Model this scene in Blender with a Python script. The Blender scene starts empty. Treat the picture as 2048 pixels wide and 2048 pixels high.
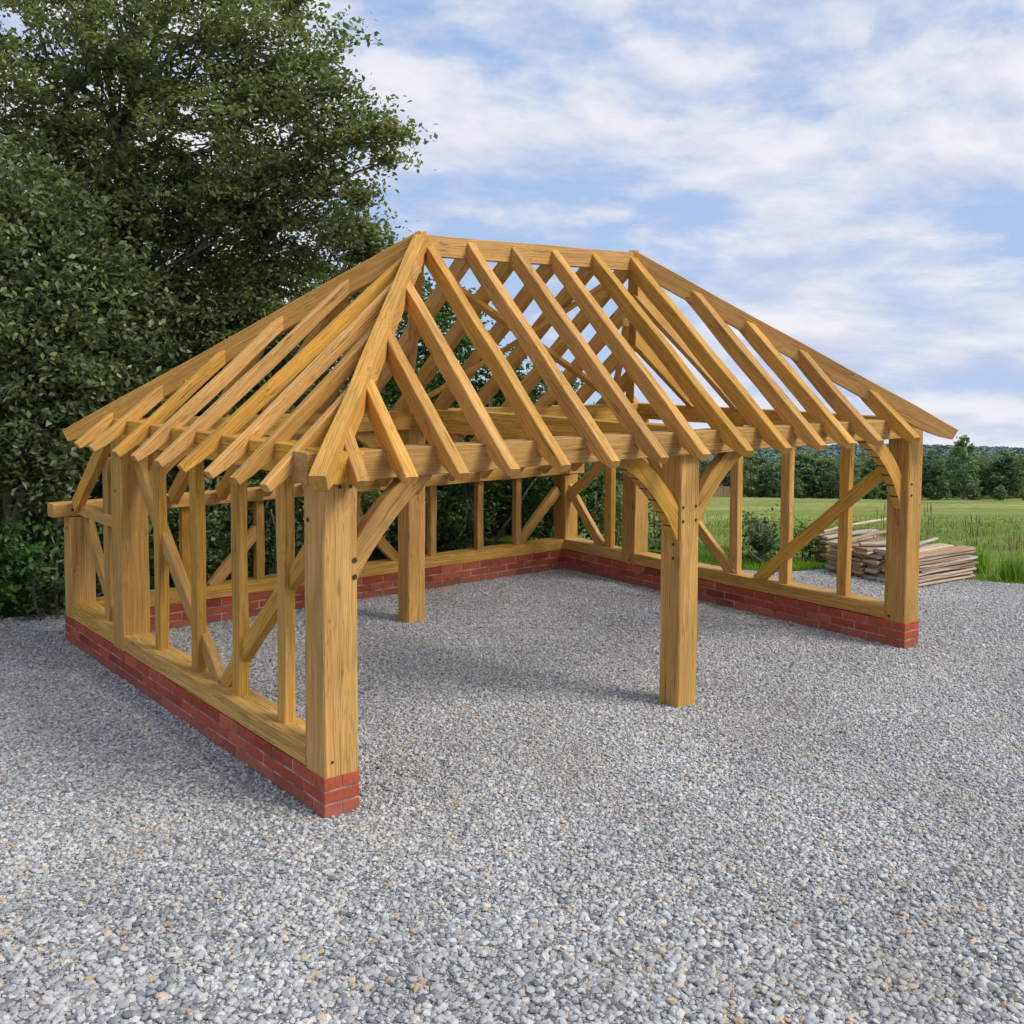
import bpy, math, random
import numpy as np
from mathutils import Vector, Matrix, Quaternion
random.seed(7)
rng = np.random.default_rng(11)
S = bpy.context.scene
COL = S.collection
R = math.radians

# ------------------------------------------------------------------ helpers
def link(o, parent=None):
    COL.objects.link(o)
    if parent is not None:
        o.parent = parent
    return o

def empty(name, label, cat, loc=(0, 0, 0), rotz=0, group=None):
    o = bpy.data.objects.new(name, None)
    o.empty_display_size = 0.1
    o.location = loc
    o.rotation_euler = (0, 0, rotz)
    link(o)
    return tag(o, label, cat, group)

def tag(o, label=None, cat=None, group=None, kind=None):
    if label: o['label'] = label
    if cat: o['category'] = cat
    if group: o['group'] = group
    if kind: o['kind'] = kind
    return o

def mesh_np(name, verts, faces_flat, loop_counts, mat, smooth=False, tone=None):
    """fast mesh from numpy arrays"""
    me = bpy.data.meshes.new(name)
    nv, nl, nf = len(verts), len(faces_flat), len(loop_counts)
    me.vertices.add(nv)
    me.vertices.foreach_set('co', np.asarray(verts, np.float32).ravel())
    me.loops.add(nl)
    me.loops.foreach_set('vertex_index', np.asarray(faces_flat, np.int32).ravel())
    me.polygons.add(nf)
    lc = np.asarray(loop_counts, np.int32)
    ls = np.concatenate(([0], np.cumsum(lc)[:-1])).astype(np.int32)
    me.polygons.foreach_set('loop_start', ls)
    me.polygons.foreach_set('loop_total', lc)
    me.polygons.foreach_set('use_smooth', np.full(nf, smooth) if isinstance(smooth, bool) else smooth)
    if tone is not None:
        a = me.attributes.new('tone', 'FLOAT', 'FACE')
        a.data.foreach_set('value', np.asarray(tone, np.float32))
    me.update(calc_edges=True)
    if mat: me.materials.append(mat)
    return me

class MB:
    """collects shapes into one mesh"""
    def __init__(self):
        self.v = []; self.f = []; self.t = []
    def add(self, verts, faces, tone=0.5):
        b = len(self.v)
        self.v += [tuple(p) for p in verts]
        for f in faces:
            self.f.append([i + b for i in f]); self.t.append(tone)
    def box(self, x0, x1, y0, y1, z0, z1, c=0.0, tone=0.5):
        """box with chamfer c"""
        if c <= 0:
            vs = [(x, y, z) for z in (z0, z1) for y in (y0, y1) for x in (x0, x1)]
            fs = [(0, 2, 3, 1), (4, 5, 7, 6), (0, 1, 5, 4), (2, 6, 7, 3), (0, 4, 6, 2), (1, 3, 7, 5)]
            self.add(vs, fs, tone); return
        # 24-vertex chamfered box
        X = (x0, x1); Y = (y0, y1); Z = (z0, z1); idx = {}; vs = []
        for i in (0, 1):
            for j in (0, 1):
                for k in (0, 1):
                    sx = c if i == 0 else -c; sy = c if j == 0 else -c; sz = c if k == 0 else -c
                    idx[i, j, k, 0] = len(vs); vs.append((X[i], Y[j] + sy, Z[k] + sz))
                    idx[i, j, k, 1] = len(vs); vs.append((X[i] + sx, Y[j], Z[k] + sz))
                    idx[i, j, k, 2] = len(vs); vs.append((X[i] + sx, Y[j] + sy, Z[k]))
        fs = []
        q = lambda a, b_, c_, d: fs.append([idx[a], idx[b_], idx[c_], idx[d]])
        for i in (0, 1):
            q((i, 0, 0, 0), (i, 1, 0, 0), (i, 1, 1, 0), (i, 0, 1, 0))
            q((0, i, 0, 1), (1, i, 0, 1), (1, i, 1, 1), (0, i, 1, 1))
            q((0, 0, i, 2), (1, 0, i, 2), (1, 1, i, 2), (0, 1, i, 2))
        for i in (0, 1):
            for j in (0, 1):
                q((i, j, 0, 0), (i, j, 1, 0), (i, j, 1, 1), (i, j, 0, 1))
                q((i, 0, j, 0), (i, 1, j, 0), (i, 1, j, 2), (i, 0, j, 2))
                q((0, i, j, 1), (1, i, j, 1), (1, i, j, 2), (0, i, j, 2))
        for key in [(i, j, k) for i in (0, 1) for j in (0, 1) for k in (0, 1)]:
            fs.append([idx[key + (0,)], idx[key + (1,)], idx[key + (2,)]])
        cx, cy, cz = (x0 + x1) / 2, (y0 + y1) / 2, (z0 + z1) / 2
        out = []
        for f in fs:
            p = [Vector(vs[i]) for i in f]
            n = (p[1] - p[0]).cross(p[2] - p[0])
            m = sum(p, Vector()) / len(p) - Vector((cx, cy, cz))
            out.append(f if n.dot(m) > 0 else f[::-1])
        self.add(vs, out, tone)
    def tube(self, pts, rads, n=7, tone=0.5):
        pts = [Vector(p) for p in pts]; rings = []; base = len(self.v)
        up = Vector((0.13, 0.31, 0.94))
        for i, p in enumerate(pts):
            d = (pts[min(i + 1, len(pts) - 1)] - pts[max(i - 1, 0)]).normalized()
            s = d.cross(up)
            if s.length < .1: s = d.cross(Vector((1, 0, 0)))
            s.normalize(); t = s.cross(d)
            for k in range(n):
                a = 2 * math.pi * k / n
                self.v.append(tuple(p + (s * math.cos(a) + t * math.sin(a)) * rads[i]))
        for i in range(len(pts) - 1):
            for k in range(n):
                a = base + i * n + k; b = base + i * n + (k + 1) % n
                self.f.append([a, b, b + n, a + n]); self.t.append(tone)
        self.f.append([base + (len(pts) - 1) * n + k for k in range(n)]); self.t.append(tone)
    def build(self, name, mat, parent=None, smooth=False):
        flat = [i for f in self.f for i in f]
        me = mesh_np(name, self.v, flat, [len(f) for f in self.f], mat, smooth, self.t)
        o = bpy.data.objects.new(name, me)
        return link(o, parent)

# ------------------------------------------------------------------ node helpers
def new_mat(name):
    m = bpy.data.materials.new(name); m.use_nodes = True
    nt = m.node_tree; nt.nodes.clear()
    out = nt.nodes.new('ShaderNodeOutputMaterial')
    bs = nt.nodes.new('ShaderNodeBsdfPrincipled')
    nt.links.new(bs.outputs[0], out.inputs[0])
    return m, nt, bs, out

def N(nt, typ, **kw):
    n = nt.nodes.new(typ)
    for k, v in kw.items():
        if k.startswith('i_'):
            key = k[2:]
            key = int(key) if key.isdigit() else key.replace('_', ' ')
            n.inputs[key].default_value = v
        else:
            setattr(n, k, v)
    return n

def ramp(nt, stops, src=None, interp='LINEAR'):
    r = nt.nodes.new('ShaderNodeValToRGB'); cr = r.color_ramp; cr.interpolation = interp
    while len(cr.elements) < len(stops): cr.elements.new(0.5)
    for e, (p, c) in zip(cr.elements, stops):
        e.position = p
        e.color = (c, c, c, 1) if isinstance(c, (int, float)) else (*c, 1)
    if src is not None: nt.links.new(src, r.inputs[0])
    return r

def mixc(nt, fac, a, b, mode='MIX'):
    m = nt.nodes.new('ShaderNodeMix'); m.data_type = 'RGBA'; m.blend_type = mode
    for ii, val in ((0, fac), (6, a), (7, b)):
        sock = m.inputs[ii]
        if hasattr(val, 'links'): nt.links.new(val, sock)
        elif isinstance(val, (int, float)): sock.default_value = val if ii == 0 else (val, val, val, 1)
        else: sock.default_value = (*val, 1)
    return m.outputs[2]

def mth(nt, op, a, b=None, clamp=False):
    m = nt.nodes.new('ShaderNodeMath'); m.operation = op; m.use_clamp = clamp
    for i, v in enumerate((a, b)):
        if v is None: continue
        if hasattr(v, 'links'): nt.links.new(v, m.inputs[i])
        else: m.inputs[i].default_value = v
    return m.outputs[0]

# ------------------------------------------------------------------ materials
def wood_material(name, dark, mid, light, rough=0.62, green=0.0):
    m, nt, bs, out = new_mat(name); L = nt.links.new
    tc = N(nt, 'ShaderNodeTexCoord'); oi = N(nt, 'ShaderNodeObjectInfo')
    off = N(nt, 'ShaderNodeVectorMath', operation='SCALE'); off.inputs['Scale'].default_value = 37.0
    cmb = N(nt, 'ShaderNodeCombineXYZ')
    L(oi.outputs['Random'], cmb.inputs[0]); L(oi.outputs['Random'], cmb.inputs[1])
    L(mth(nt, 'MULTIPLY', oi.outputs['Random'], 2.3), cmb.inputs[2])
    L(cmb.outputs[0], off.inputs[0])
    add = N(nt, 'ShaderNodeVectorMath', operation='ADD')
    L(tc.outputs['Object'], add.inputs[0]); L(off.outputs[0], add.inputs[1])
    def mapped(sx, sy, sz):
        mp = N(nt, 'ShaderNodeMapping'); mp.inputs['Scale'].default_value = (sx, sy, sz)
        L(add.outputs[0], mp.inputs[0]); return mp.outputs[0]
    # slow wander of the grain
    wn = N(nt, 'ShaderNodeTexNoise', i_Scale=1.0, i_Detail=2.0); L(mapped(3, 3, 0.8), wn.inputs['Vector'])
    wv = N(nt, 'ShaderNodeVectorMath', operation='SCALE'); wv.inputs['Scale'].default_value = 0.09
    L(wn.outputs['Color'], wv.inputs[0])
    ad2 = N(nt, 'ShaderNodeVectorMath', operation='ADD'); L(add.outputs[0], ad2.inputs[0]); L(wv.outputs[0], ad2.inputs[1])
    def mapped2(sx, sy, sz):
        mp = N(nt, 'ShaderNodeMapping'); mp.inputs['Scale'].default_value = (sx, sy, sz)
        L(ad2.outputs[0], mp.inputs[0]); return mp.outputs[0]
    g1 = N(nt, 'ShaderNodeTexNoise', i_Scale=1.0, i_Detail=5.0, i_Roughness=0.6); L(mapped2(62, 62, 0.5), g1.inputs['Vector'])
    g2 = N(nt, 'ShaderNodeTexNoise', i_Scale=1.0, i_Detail=3.0, i_Roughness=0.6); L(mapped2(150, 150, 1.1), g2.inputs['Vector'])
    b1 = N(nt, 'ShaderNodeTexNoise', i_Scale=1.0, i_Detail=4.0, i_Roughness=0.55); L(mapped2(5, 5, 0.9), b1.inputs['Vector'])
    # checks / shakes: thin dark lines along the grain
    cn = N(nt, 'ShaderNodeTexNoise', i_Scale=1.0, i_Detail=2.5, i_Roughness=0.55); L(mapped2(21, 21, 0.38), cn.inputs['Vector'])
    cab = mth(nt, 'ABSOLUTE', mth(nt, 'SUBTRACT', cn.outputs[0], 0.5))
    crack = ramp(nt, [(0.0, 1.0), (0.0035, 0.75), (0.009, 0.0)], cab)
    cm = N(nt, 'ShaderNodeTexNoise', i_Scale=1.0, i_Detail=1.0); L(mapped(9, 9, 0.8), cm.inputs['Vector'])
    cmask = ramp(nt, [(0.50, 0.0), (0.60, 1.0)], cm.outputs[0])
    ck = mth(nt, 'MULTIPLY', crack.outputs[0], cmask.outputs[0])
    # knots
    kn = N(nt, 'ShaderNodeTexVoronoi', i_Scale=1.0); kn.inputs['Randomness'].default_value = 1
    L(mapped2(6, 6, 1.7), kn.inputs['Vector'])
    knot = ramp(nt, [(0.0, 1.0), (0.07, 0.7), (0.13, 0.0)], kn.outputs['Distance'])
    gr = mth(nt, 'ADD', mth(nt, 'MULTIPLY', g1.outputs[0], 0.62), mth(nt, 'MULTIPLY', g2.outputs[0], 0.38))
    base = ramp(nt, [(0.30, dark), (0.47, mid), (0.66, light)], gr)
    blot = ramp(nt, [(0.32, 0.80), (0.52, 1.0), (0.7, 1.12)], b1.outputs[0])
    c = mixc(nt, 1.0, base.outputs[0], blot.outputs[0], 'MULTIPLY')
    # fine dark late-wood lines
    ln = N(nt, 'ShaderNodeTexNoise', i_Scale=1.0, i_Detail=2.0, i_Roughness=0.5); L(mapped2(26, 26, 0.22), ln.inputs['Vector'])
    lf = mth(nt, 'ABSOLUTE', mth(nt, 'SUBTRACT', mth(nt, 'FRACT', mth(nt, 'MULTIPLY', ln.outputs[0], 14.0)), 0.5))
    lr = ramp(nt, [(0.0, 0.60), (0.12, 0.86), (0.26, 1.0)], lf)
    c = mixc(nt, 1.0, c, lr.outputs[0], 'MULTIPLY')
    # per-piece tone
    hs = N(nt, 'ShaderNodeHueSaturation'); L(c, hs.inputs['Color'])
    mr = N(nt, 'ShaderNodeMapRange', i_3=0.92, i_4=1.22); L(oi.outputs['Random'], mr.inputs[0]); L(mr.outputs[0], hs.inputs['Value'])
    r2 = mth(nt, 'FRACT', mth(nt, 'MULTIPLY', oi.outputs['Random'], 7.31))
    mr2 = N(nt, 'ShaderNodeMapRange', i_3=0.4975, i_4=0.5010); L(r2, mr2.inputs[0]); L(mr2.outputs[0], hs.inputs['Hue'])
    mr3 = N(nt, 'ShaderNodeMapRange', i_3=0.93, i_4=1.04); L(r2, mr3.inputs[0]); L(mr3.outputs[0], hs.inputs['Saturation'])
    c = mixc(nt, mth(nt, 'MULTIPLY', knot.outputs[0], 0.55), hs.outputs[0], (0.13, 0.06, 0.02))
    # weather stains (grey-green)
    sn = N(nt, 'ShaderNodeTexNoise', i_Scale=1.0, i_Detail=4.0); L(mapped(4.5, 4.5, 2.0), sn.inputs['Vector'])
    st = ramp(nt, [(0.54, 0.0), (0.76, 0.30 + green)], sn.outputs[0])
    c = mixc(nt, st.outputs[0], c, (0.26, 0.155, 0.050))
    c = mixc(nt, mth(nt, 'MULTIPLY', ck, 0.85), c, (0.045, 0.022, 0.008))
    L(c, bs.inputs['Base Color'])
    rr = ramp(nt, [(0.3, rough + .12), (0.7, rough - .06)], gr); L(rr.outputs[0], bs.inputs['Roughness'])
    bs.inputs['Specular IOR Level'].default_value = 0.3
    h = mth(nt, 'SUBTRACT', mth(nt, 'ADD', gr, mth(nt, 'MULTIPLY', lr.outputs[0], 0.5)), mth(nt, 'MULTIPLY', ck, 0.9))
    bp = N(nt, 'ShaderNodeBump', i_Strength=0.55, i_Distance=0.006); L(h, bp.inputs['Height']); L(bp.outputs[0], bs.inputs['Normal'])
    return m

OAK = wood_material('oak', (0.30, 0.138, 0.022), (0.51, 0.268, 0.050), (0.64, 0.375, 0.092))
OAK2 = wood_material('oak_rafter', (0.35, 0.155, 0.026), (0.55, 0.280, 0.058), (0.68, 0.385, 0.100))
SILL = wood_material('oak_sill', (0.27, 0.135, 0.026), (0.50, 0.285, 0.066), (0.66, 0.41, 0.125), green=0.1)
PLANKM = wood_material('rough_plank', (0.26, 0.17, 0.10), (0.50, 0.37, 0.25), (0.70, 0.56, 0.42), rough=0.8)

def peg_material():
    m, nt, bs, out = new_mat('peg_wood')
    tc = N(nt, 'ShaderNodeTexCoord'); n = N(nt, 'ShaderNodeTexNoise', i_Scale=60.0); nt.links.new(tc.outputs['Object'], n.inputs['Vector'])
    r = ramp(nt, [(0.3, (0.02, 0.012, 0.006)), (0.7, (0.07, 0.045, 0.025))], n.outputs[0])
    nt.links.new(r.outputs[0], bs.inputs['Base Color']); bs.inputs['Roughness'].default_value = 0.8
    return m
PEG = peg_material()

def brick_material():
    m, nt, bs, out = new_mat('red_brick'); L = nt.links.new
    at = N(nt, 'ShaderNodeAttribute', attribute_name='tone')
    tc = N(nt, 'ShaderNodeTexCoord')
    n = N(nt, 'ShaderNodeTexNoise', i_Scale=22.0, i_Detail=5.0, i_Roughness=0.65); L(tc.outputs['Object'], n.inputs['Vector'])
    n2 = N(nt, 'ShaderNodeTexNoise', i_Scale=160.0, i_Detail=3.0); L(tc.outputs['Object'], n2.inputs['Vector'])
    base = ramp(nt, [(0.0, (0.24, 0.048, 0.026)), (0.5, (0.38, 0.082, 0.043)), (1.0, (0.50, 0.135, 0.072))], at.outputs['Fac'])
    v = ramp(nt, [(0.3, 0.78), (0.5, 1.0), (0.75, 1.22)], n.outputs[0])
    c = mixc(nt, 1.0, base.outputs[0], v.outputs[0], 'MULTIPLY')
    sp = ramp(nt, [(0.66, 0.0), (0.74, 1.0)], n2.outputs[0])
    c = mixc(nt, mth(nt, 'MULTIPLY', sp.outputs[0], 0.25), c, (0.09, 0.03, 0.025))
    ef = N(nt, 'ShaderNodeTexNoise', i_Scale=3.0, i_Detail=5.0); L(tc.outputs['Object'], ef.inputs['Vector'])
    er = ramp(nt, [(0.60, 0.0), (0.85, 0.20)], ef.outputs[0])
    c = mixc(nt, er.outputs[0], c, (0.5, 0.33, 0.28))
    # splash dirt near the ground
    sx = N(nt, 'ShaderNodeSeparateXYZ'); L(tc.outputs['Object'], sx.inputs[0])
    dz = ramp(nt, [(0.0, 0.30), (0.08, 0.0)], mth(nt, 'ADD', sx.outputs[2], mth(nt, 'MULTIPLY', n.outputs[0], -0.06)))
    c = mixc(nt, dz.outputs[0], c, (0.22, 0.17, 0.15))
    L(c, bs.inputs['Base Color']); bs.inputs['Roughness'].default_value = 0.82
    bs.inputs['Specular IOR Level'].default_value = 0.12
    h = mth(nt, 'ADD', n.outputs[0], mth(nt, 'MULTIPLY', n2.outputs[0], 0.4))
    bp = N(nt, 'ShaderNodeBump', i_Strength=0.5, i_Distance=0.006); L(h, bp.inputs['Height']); L(bp.outputs[0], bs.inputs['Normal'])
    return m
BRICK = brick_material()

def mortar_material():
    m, nt, bs, out = new_mat('mortar'); L = nt.links.new
    tc = N(nt, 'ShaderNodeTexCoord'); n = N(nt, 'ShaderNodeTexNoise', i_Scale=7.0, i_Detail=6.0); L(tc.outputs['Object'], n.inputs['Vector'])
    r = ramp(nt, [(0.35, (0.16, 0.09, 0.07)), (0.50, (0.28, 0.19, 0.15)), (0.65, (0.46, 0.35, 0.285))], n.outputs[0])
    L(r.outputs[0], bs.inputs['Base Color']); bs.inputs['Roughness'].default_value = 0.95
    return m
MORTAR = mortar_material()

STONE_RAMP = [(0.0, (0.14, 0.14, 0.145)), (0.10, (0.22, 0.225, 0.235)), (0.20, (0.29, 0.305, 0.325)), (0.34, (0.36, 0.36, 0.355)), (0.55, (0.42, 0.415, 0.40)),
              (0.78, (0.50, 0.495, 0.475)), (0.92, (0.60, 0.59, 0.56)), (0.95, (0.54, 0.45, 0.34)), (0.975, (0.42, 0.29, 0.17)), (1.0, (0.60, 0.49, 0.37))]

def gravel_material():
    m, nt, bs, out = new_mat('gravel_bed'); L = nt.links.new
    tc = N(nt, 'ShaderNodeTexCoord')
    wn = N(nt, 'ShaderNodeTexNoise', i_Scale=30.0, i_Detail=2.0); L(tc.outputs['Object'], wn.inputs['Vector'])
    sc = N(nt, 'ShaderNodeVectorMath', operation='SCALE'); sc.inputs['Scale'].default_value = 0.018; L(wn.outputs['Color'], sc.inputs[0])
    ad = N(nt, 'ShaderNodeVectorMath', operation='ADD'); L(tc.outputs['Object'], ad.inputs[0]); L(sc.outputs[0], ad.inputs[1])
    v1 = N(nt, 'ShaderNodeTexVoronoi', i_Scale=52.0); L(ad.outputs[0], v1.inputs['Vector'])
    v2 = N(nt, 'ShaderNodeTexVoronoi', i_Scale=110.0); L(ad.outputs[0], v2.inputs['Vector'])
    sx = N(nt, 'ShaderNodeSeparateColor'); L(v1.outputs['Color'], sx.inputs[0])
    sy = N(nt, 'ShaderNodeSeparateColor'); L(v2.outputs['Color'], sy.inputs[0])
    c1 = ramp(nt, STONE_RAMP, sx.outputs[0]); c2 = ramp(nt, STONE_RAMP, sy.outputs[0])
    pick = mth(nt, 'GREATER_THAN', sx.outputs[1], 0.5)
    c = mixc(nt, pick, c1.outputs[0], c2.outputs[0])
    d1 = ramp(nt, [(0.34, 1.30), (0.62, 0.36)], v1.outputs['Distance'])
    d2 = ramp(nt, [(0.38, 1.30), (0.65, 0.48)], v2.outputs['Distance'])
    dd = mixc(nt, pick, d1.outputs[0], d2.outputs[0])
    c = mixc(nt, 1.0, c, dd, 'MULTIPLY')
    # patches: tracked / dusty / damp areas
    p = N(nt, 'ShaderNodeTexNoise', i_Scale=0.55, i_Detail=5.0, i_Roughness=0.6); L(tc.outputs['Object'], p.inputs['Vector'])
    pr = ramp(nt, [(0.3, 0.80), (0.5, 1.02), (0.7, 1.26)], p.outputs[0])
    c = mixc(nt, 1.0, c, pr.outputs[0], 'MULTIPLY')
    dn = N(nt, 'ShaderNodeTexNoise', i_Scale=0.8, i_Detail=6.0, i_Roughness=0.65); L(tc.outputs['Object'], dn.inputs['Vector'])
    dr = ramp(nt, [(0.52, 0.0), (0.70, 0.38)], dn.outputs[0]); c = mixc(nt, dr.outputs[0], c, (0.36, 0.32, 0.26))
    L(c, bs.inputs['Base Color']); bs.inputs['Roughness'].default_value = 0.8
    bs.inputs['Specular IOR Level'].default_value = 0.25
    h = mth(nt, 'SUBTRACT', 1.0, mth(nt, 'ADD', mth(nt, 'MULTIPLY', v1.outputs['Distance'], 0.9), mth(nt, 'MULTIPLY', v2.outputs['Distance'], 0.5)))
    bp = N(nt, 'ShaderNodeBump', i_Strength=0.8, i_Distance=0.018); L(h, bp.inputs['Height']); L(bp.outputs[0], bs.inputs['Normal'])
    return m
GRAVEL = gravel_material()

def stone_material():
    m, nt, bs, out = new_mat('pebble'); L = nt.links.new
    at = N(nt, 'ShaderNodeAttribute', attribute_name='tone'); tc = N(nt, 'ShaderNodeTexCoord')
    c = ramp(nt, STONE_RAMP, at.outputs['Fac'])
    n = N(nt, 'ShaderNodeTexNoise', i_Scale=140.0, i_Detail=4.0, i_Roughness=0.7); L(tc.outputs['Object'], n.inputs['Vector'])
    r = ramp(nt, [(0.3, 0.68), (0.5, 1.0), (0.7, 1.3)], n.outputs[0])
    cc = mixc(nt, 1.0, c.outputs[0], r.outputs[0], 'MULTIPLY')
    p = N(nt, 'ShaderNodeTexNoise', i_Scale=0.55, i_Detail=5.0, i_Roughness=0.6); L(tc.outputs['Object'], p.inputs['Vector'])
    pr = ramp(nt, [(0.3, 0.85), (0.5, 1.02), (0.7, 1.2)], p.outputs[0])
    cc = mixc(nt, 1.0, cc, pr.outputs[0], 'MULTIPLY')
    dn = N(nt, 'ShaderNodeTexNoise', i_Scale=0.8, i_Detail=6.0, i_Roughness=0.65); L(tc.outputs['Object'], dn.inputs['Vector'])
    dr = ramp(nt, [(0.52, 0.0), (0.70, 0.38)], dn.outputs[0]); cc = mixc(nt, dr.outputs[0], cc, (0.36, 0.32, 0.26))
    L(cc, bs.inputs['Base Color']); bs.inputs['Roughness'].default_value = 0.72
    bs.inputs['Specular IOR Level'].default_value = 0.3
    bp = N(nt, 'ShaderNodeBump', i_Strength=0.35, i_Distance=0.004); L(n.outputs[0], bp.inputs['Height']); L(bp.outputs[0], bs.inputs['Normal'])
    return m
STONE = stone_material()

def leaf_material(name, stops, trans=0.35, spec=0.35, rough=0.5):
    m, nt, bs, out = new_mat(name); L = nt.links.new
    at = N(nt, 'ShaderNodeAttribute', attribute_name='tone')
    c = ramp(nt, stops, at.outputs['Fac'])
    tc = N(nt, 'ShaderNodeTexCoord')
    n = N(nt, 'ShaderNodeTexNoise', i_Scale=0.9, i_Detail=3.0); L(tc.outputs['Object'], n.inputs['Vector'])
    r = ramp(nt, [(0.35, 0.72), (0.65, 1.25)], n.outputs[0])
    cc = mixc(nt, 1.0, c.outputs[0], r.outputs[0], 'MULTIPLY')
    if 'far' in name:
        oi = N(nt, 'ShaderNodeObjectInfo'); mr = N(nt, 'ShaderNodeMapRange', i_3=0.62, i_4=1.35); L(oi.outputs['Random'], mr.inputs[0]); cc = mixc(nt, 1.0, cc, mr.outputs[0], 'MULTIPLY'); cc = mixc(nt, .16, cc, (0.20, 0.27, 0.27))  # random tone per tree, then distance haze mixed into the leaf colour
    L(cc, bs.inputs['Base Color']); bs.inputs['Roughness'].default_value = rough
    bs.inputs['Specular IOR Level'].default_value = spec
    tr = N(nt, 'ShaderNodeBsdfTranslucent'); tcol = mixc(nt, 1.0, cc, (1.12, 1.25, 0.60), 'MULTIPLY'); L(tcol, tr.inputs[0])
    mx = N(nt, 'ShaderNodeMixShader'); mx.inputs[0].default_value = trans
    L(bs.outputs[0], mx.inputs[1]); L(tr.outputs[0], mx.inputs[2]); L(mx.outputs[0], out.inputs[0])
    return m
LEAF_OLIVE = leaf_material('leaf_olive', [(0, (0.080, 0.110, 0.045)), (0.45, (0.175, 0.215, 0.085)), (0.8, (0.29, 0.32, 0.14)), (0.95, (0.42, 0.40, 0.19)), (1, (0.42, 0.30, 0.12))], trans=.48)
LEAF_DARK = leaf_material('leaf_dark', [(0, (0.045, 0.078, 0.028)), (0.5, (0.095, 0.15, 0.052)), (0.85, (0.17, 0.225, 0.085)), (1, (0.28, 0.29, 0.13))], trans=0.4, spec=0.5, rough=0.4)
LEAF_SAGE = leaf_material('leaf_sage', [(0, (0.070, 0.105, 0.045)), (0.5, (0.15, 0.20, 0.085)), (0.85, (0.26, 0.31, 0.13)), (1, (0.38, 0.38, 0.18))], trans=.40, spec=.5, rough=.42)
LEAF_GREEN = leaf_material('leaf_green', [(0, (0.030, 0.075, 0.016)), (0.5, (0.068, 0.15, 0.028)), (0.85, (0.12, 0.22, 0.042)), (1, (0.20, 0.28, 0.07))])
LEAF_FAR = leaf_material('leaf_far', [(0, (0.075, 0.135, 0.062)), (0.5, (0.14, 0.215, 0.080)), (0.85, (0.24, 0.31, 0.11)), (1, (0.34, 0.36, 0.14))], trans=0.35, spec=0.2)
LEAF_HAZE = leaf_material('leaf_hazy_hill', [(0, (0.115, 0.175, 0.185)), (0.5, (0.145, 0.215, 0.20)), (1, (0.18, 0.25, 0.205))], trans=0.1, spec=0.1)  # blue air haze of the distance painted into these leaf colours
GRASSM = leaf_material('grass_blade', [(0, (0.07, 0.17, 0.012)), (0.5, (0.17, 0.34, 0.03)), (0.85, (0.30, 0.46, 0.06)), (1, (0.44, 0.48, 0.13))], trans=0.35, spec=0.3)
SEEDM = leaf_material('seed_head', [(0, (0.16, 0.11, 0.06)), (1, (0.34, 0.24, 0.13))], trans=0.2, spec=0.1)

def bark_material():
    m, nt, bs, out = new_mat('bark'); L = nt.links.new
    tc = N(nt, 'ShaderNodeTexCoord'); mp = N(nt, 'ShaderNodeMapping'); mp.inputs['Scale'].default_value = (16, 16, 4)
    L(tc.outputs['Object'], mp.inputs[0]); n = N(nt, 'ShaderNodeTexNoise', i_Scale=1.0, i_Detail=5.0); L(mp.outputs[0], n.inputs['Vector'])
    r = ramp(nt, [(0.3, (0.06, 0.052, 0.040)), (0.6, (0.17, 0.155, 0.125)), (0.75, (0.27, 0.25, 0.20))], n.outputs[0])
    L(r.outputs[0], bs.inputs['Base Color']); bs.inputs['Roughness'].default_value = 0.9
    bp = N(nt, 'ShaderNodeBump', i_Strength=0.7, i_Distance=0.02); L(n.outputs[0], bp.inputs['Height']); L(bp.outputs[0], bs.inputs['Normal'])
    return m
BARK = bark_material()

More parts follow.
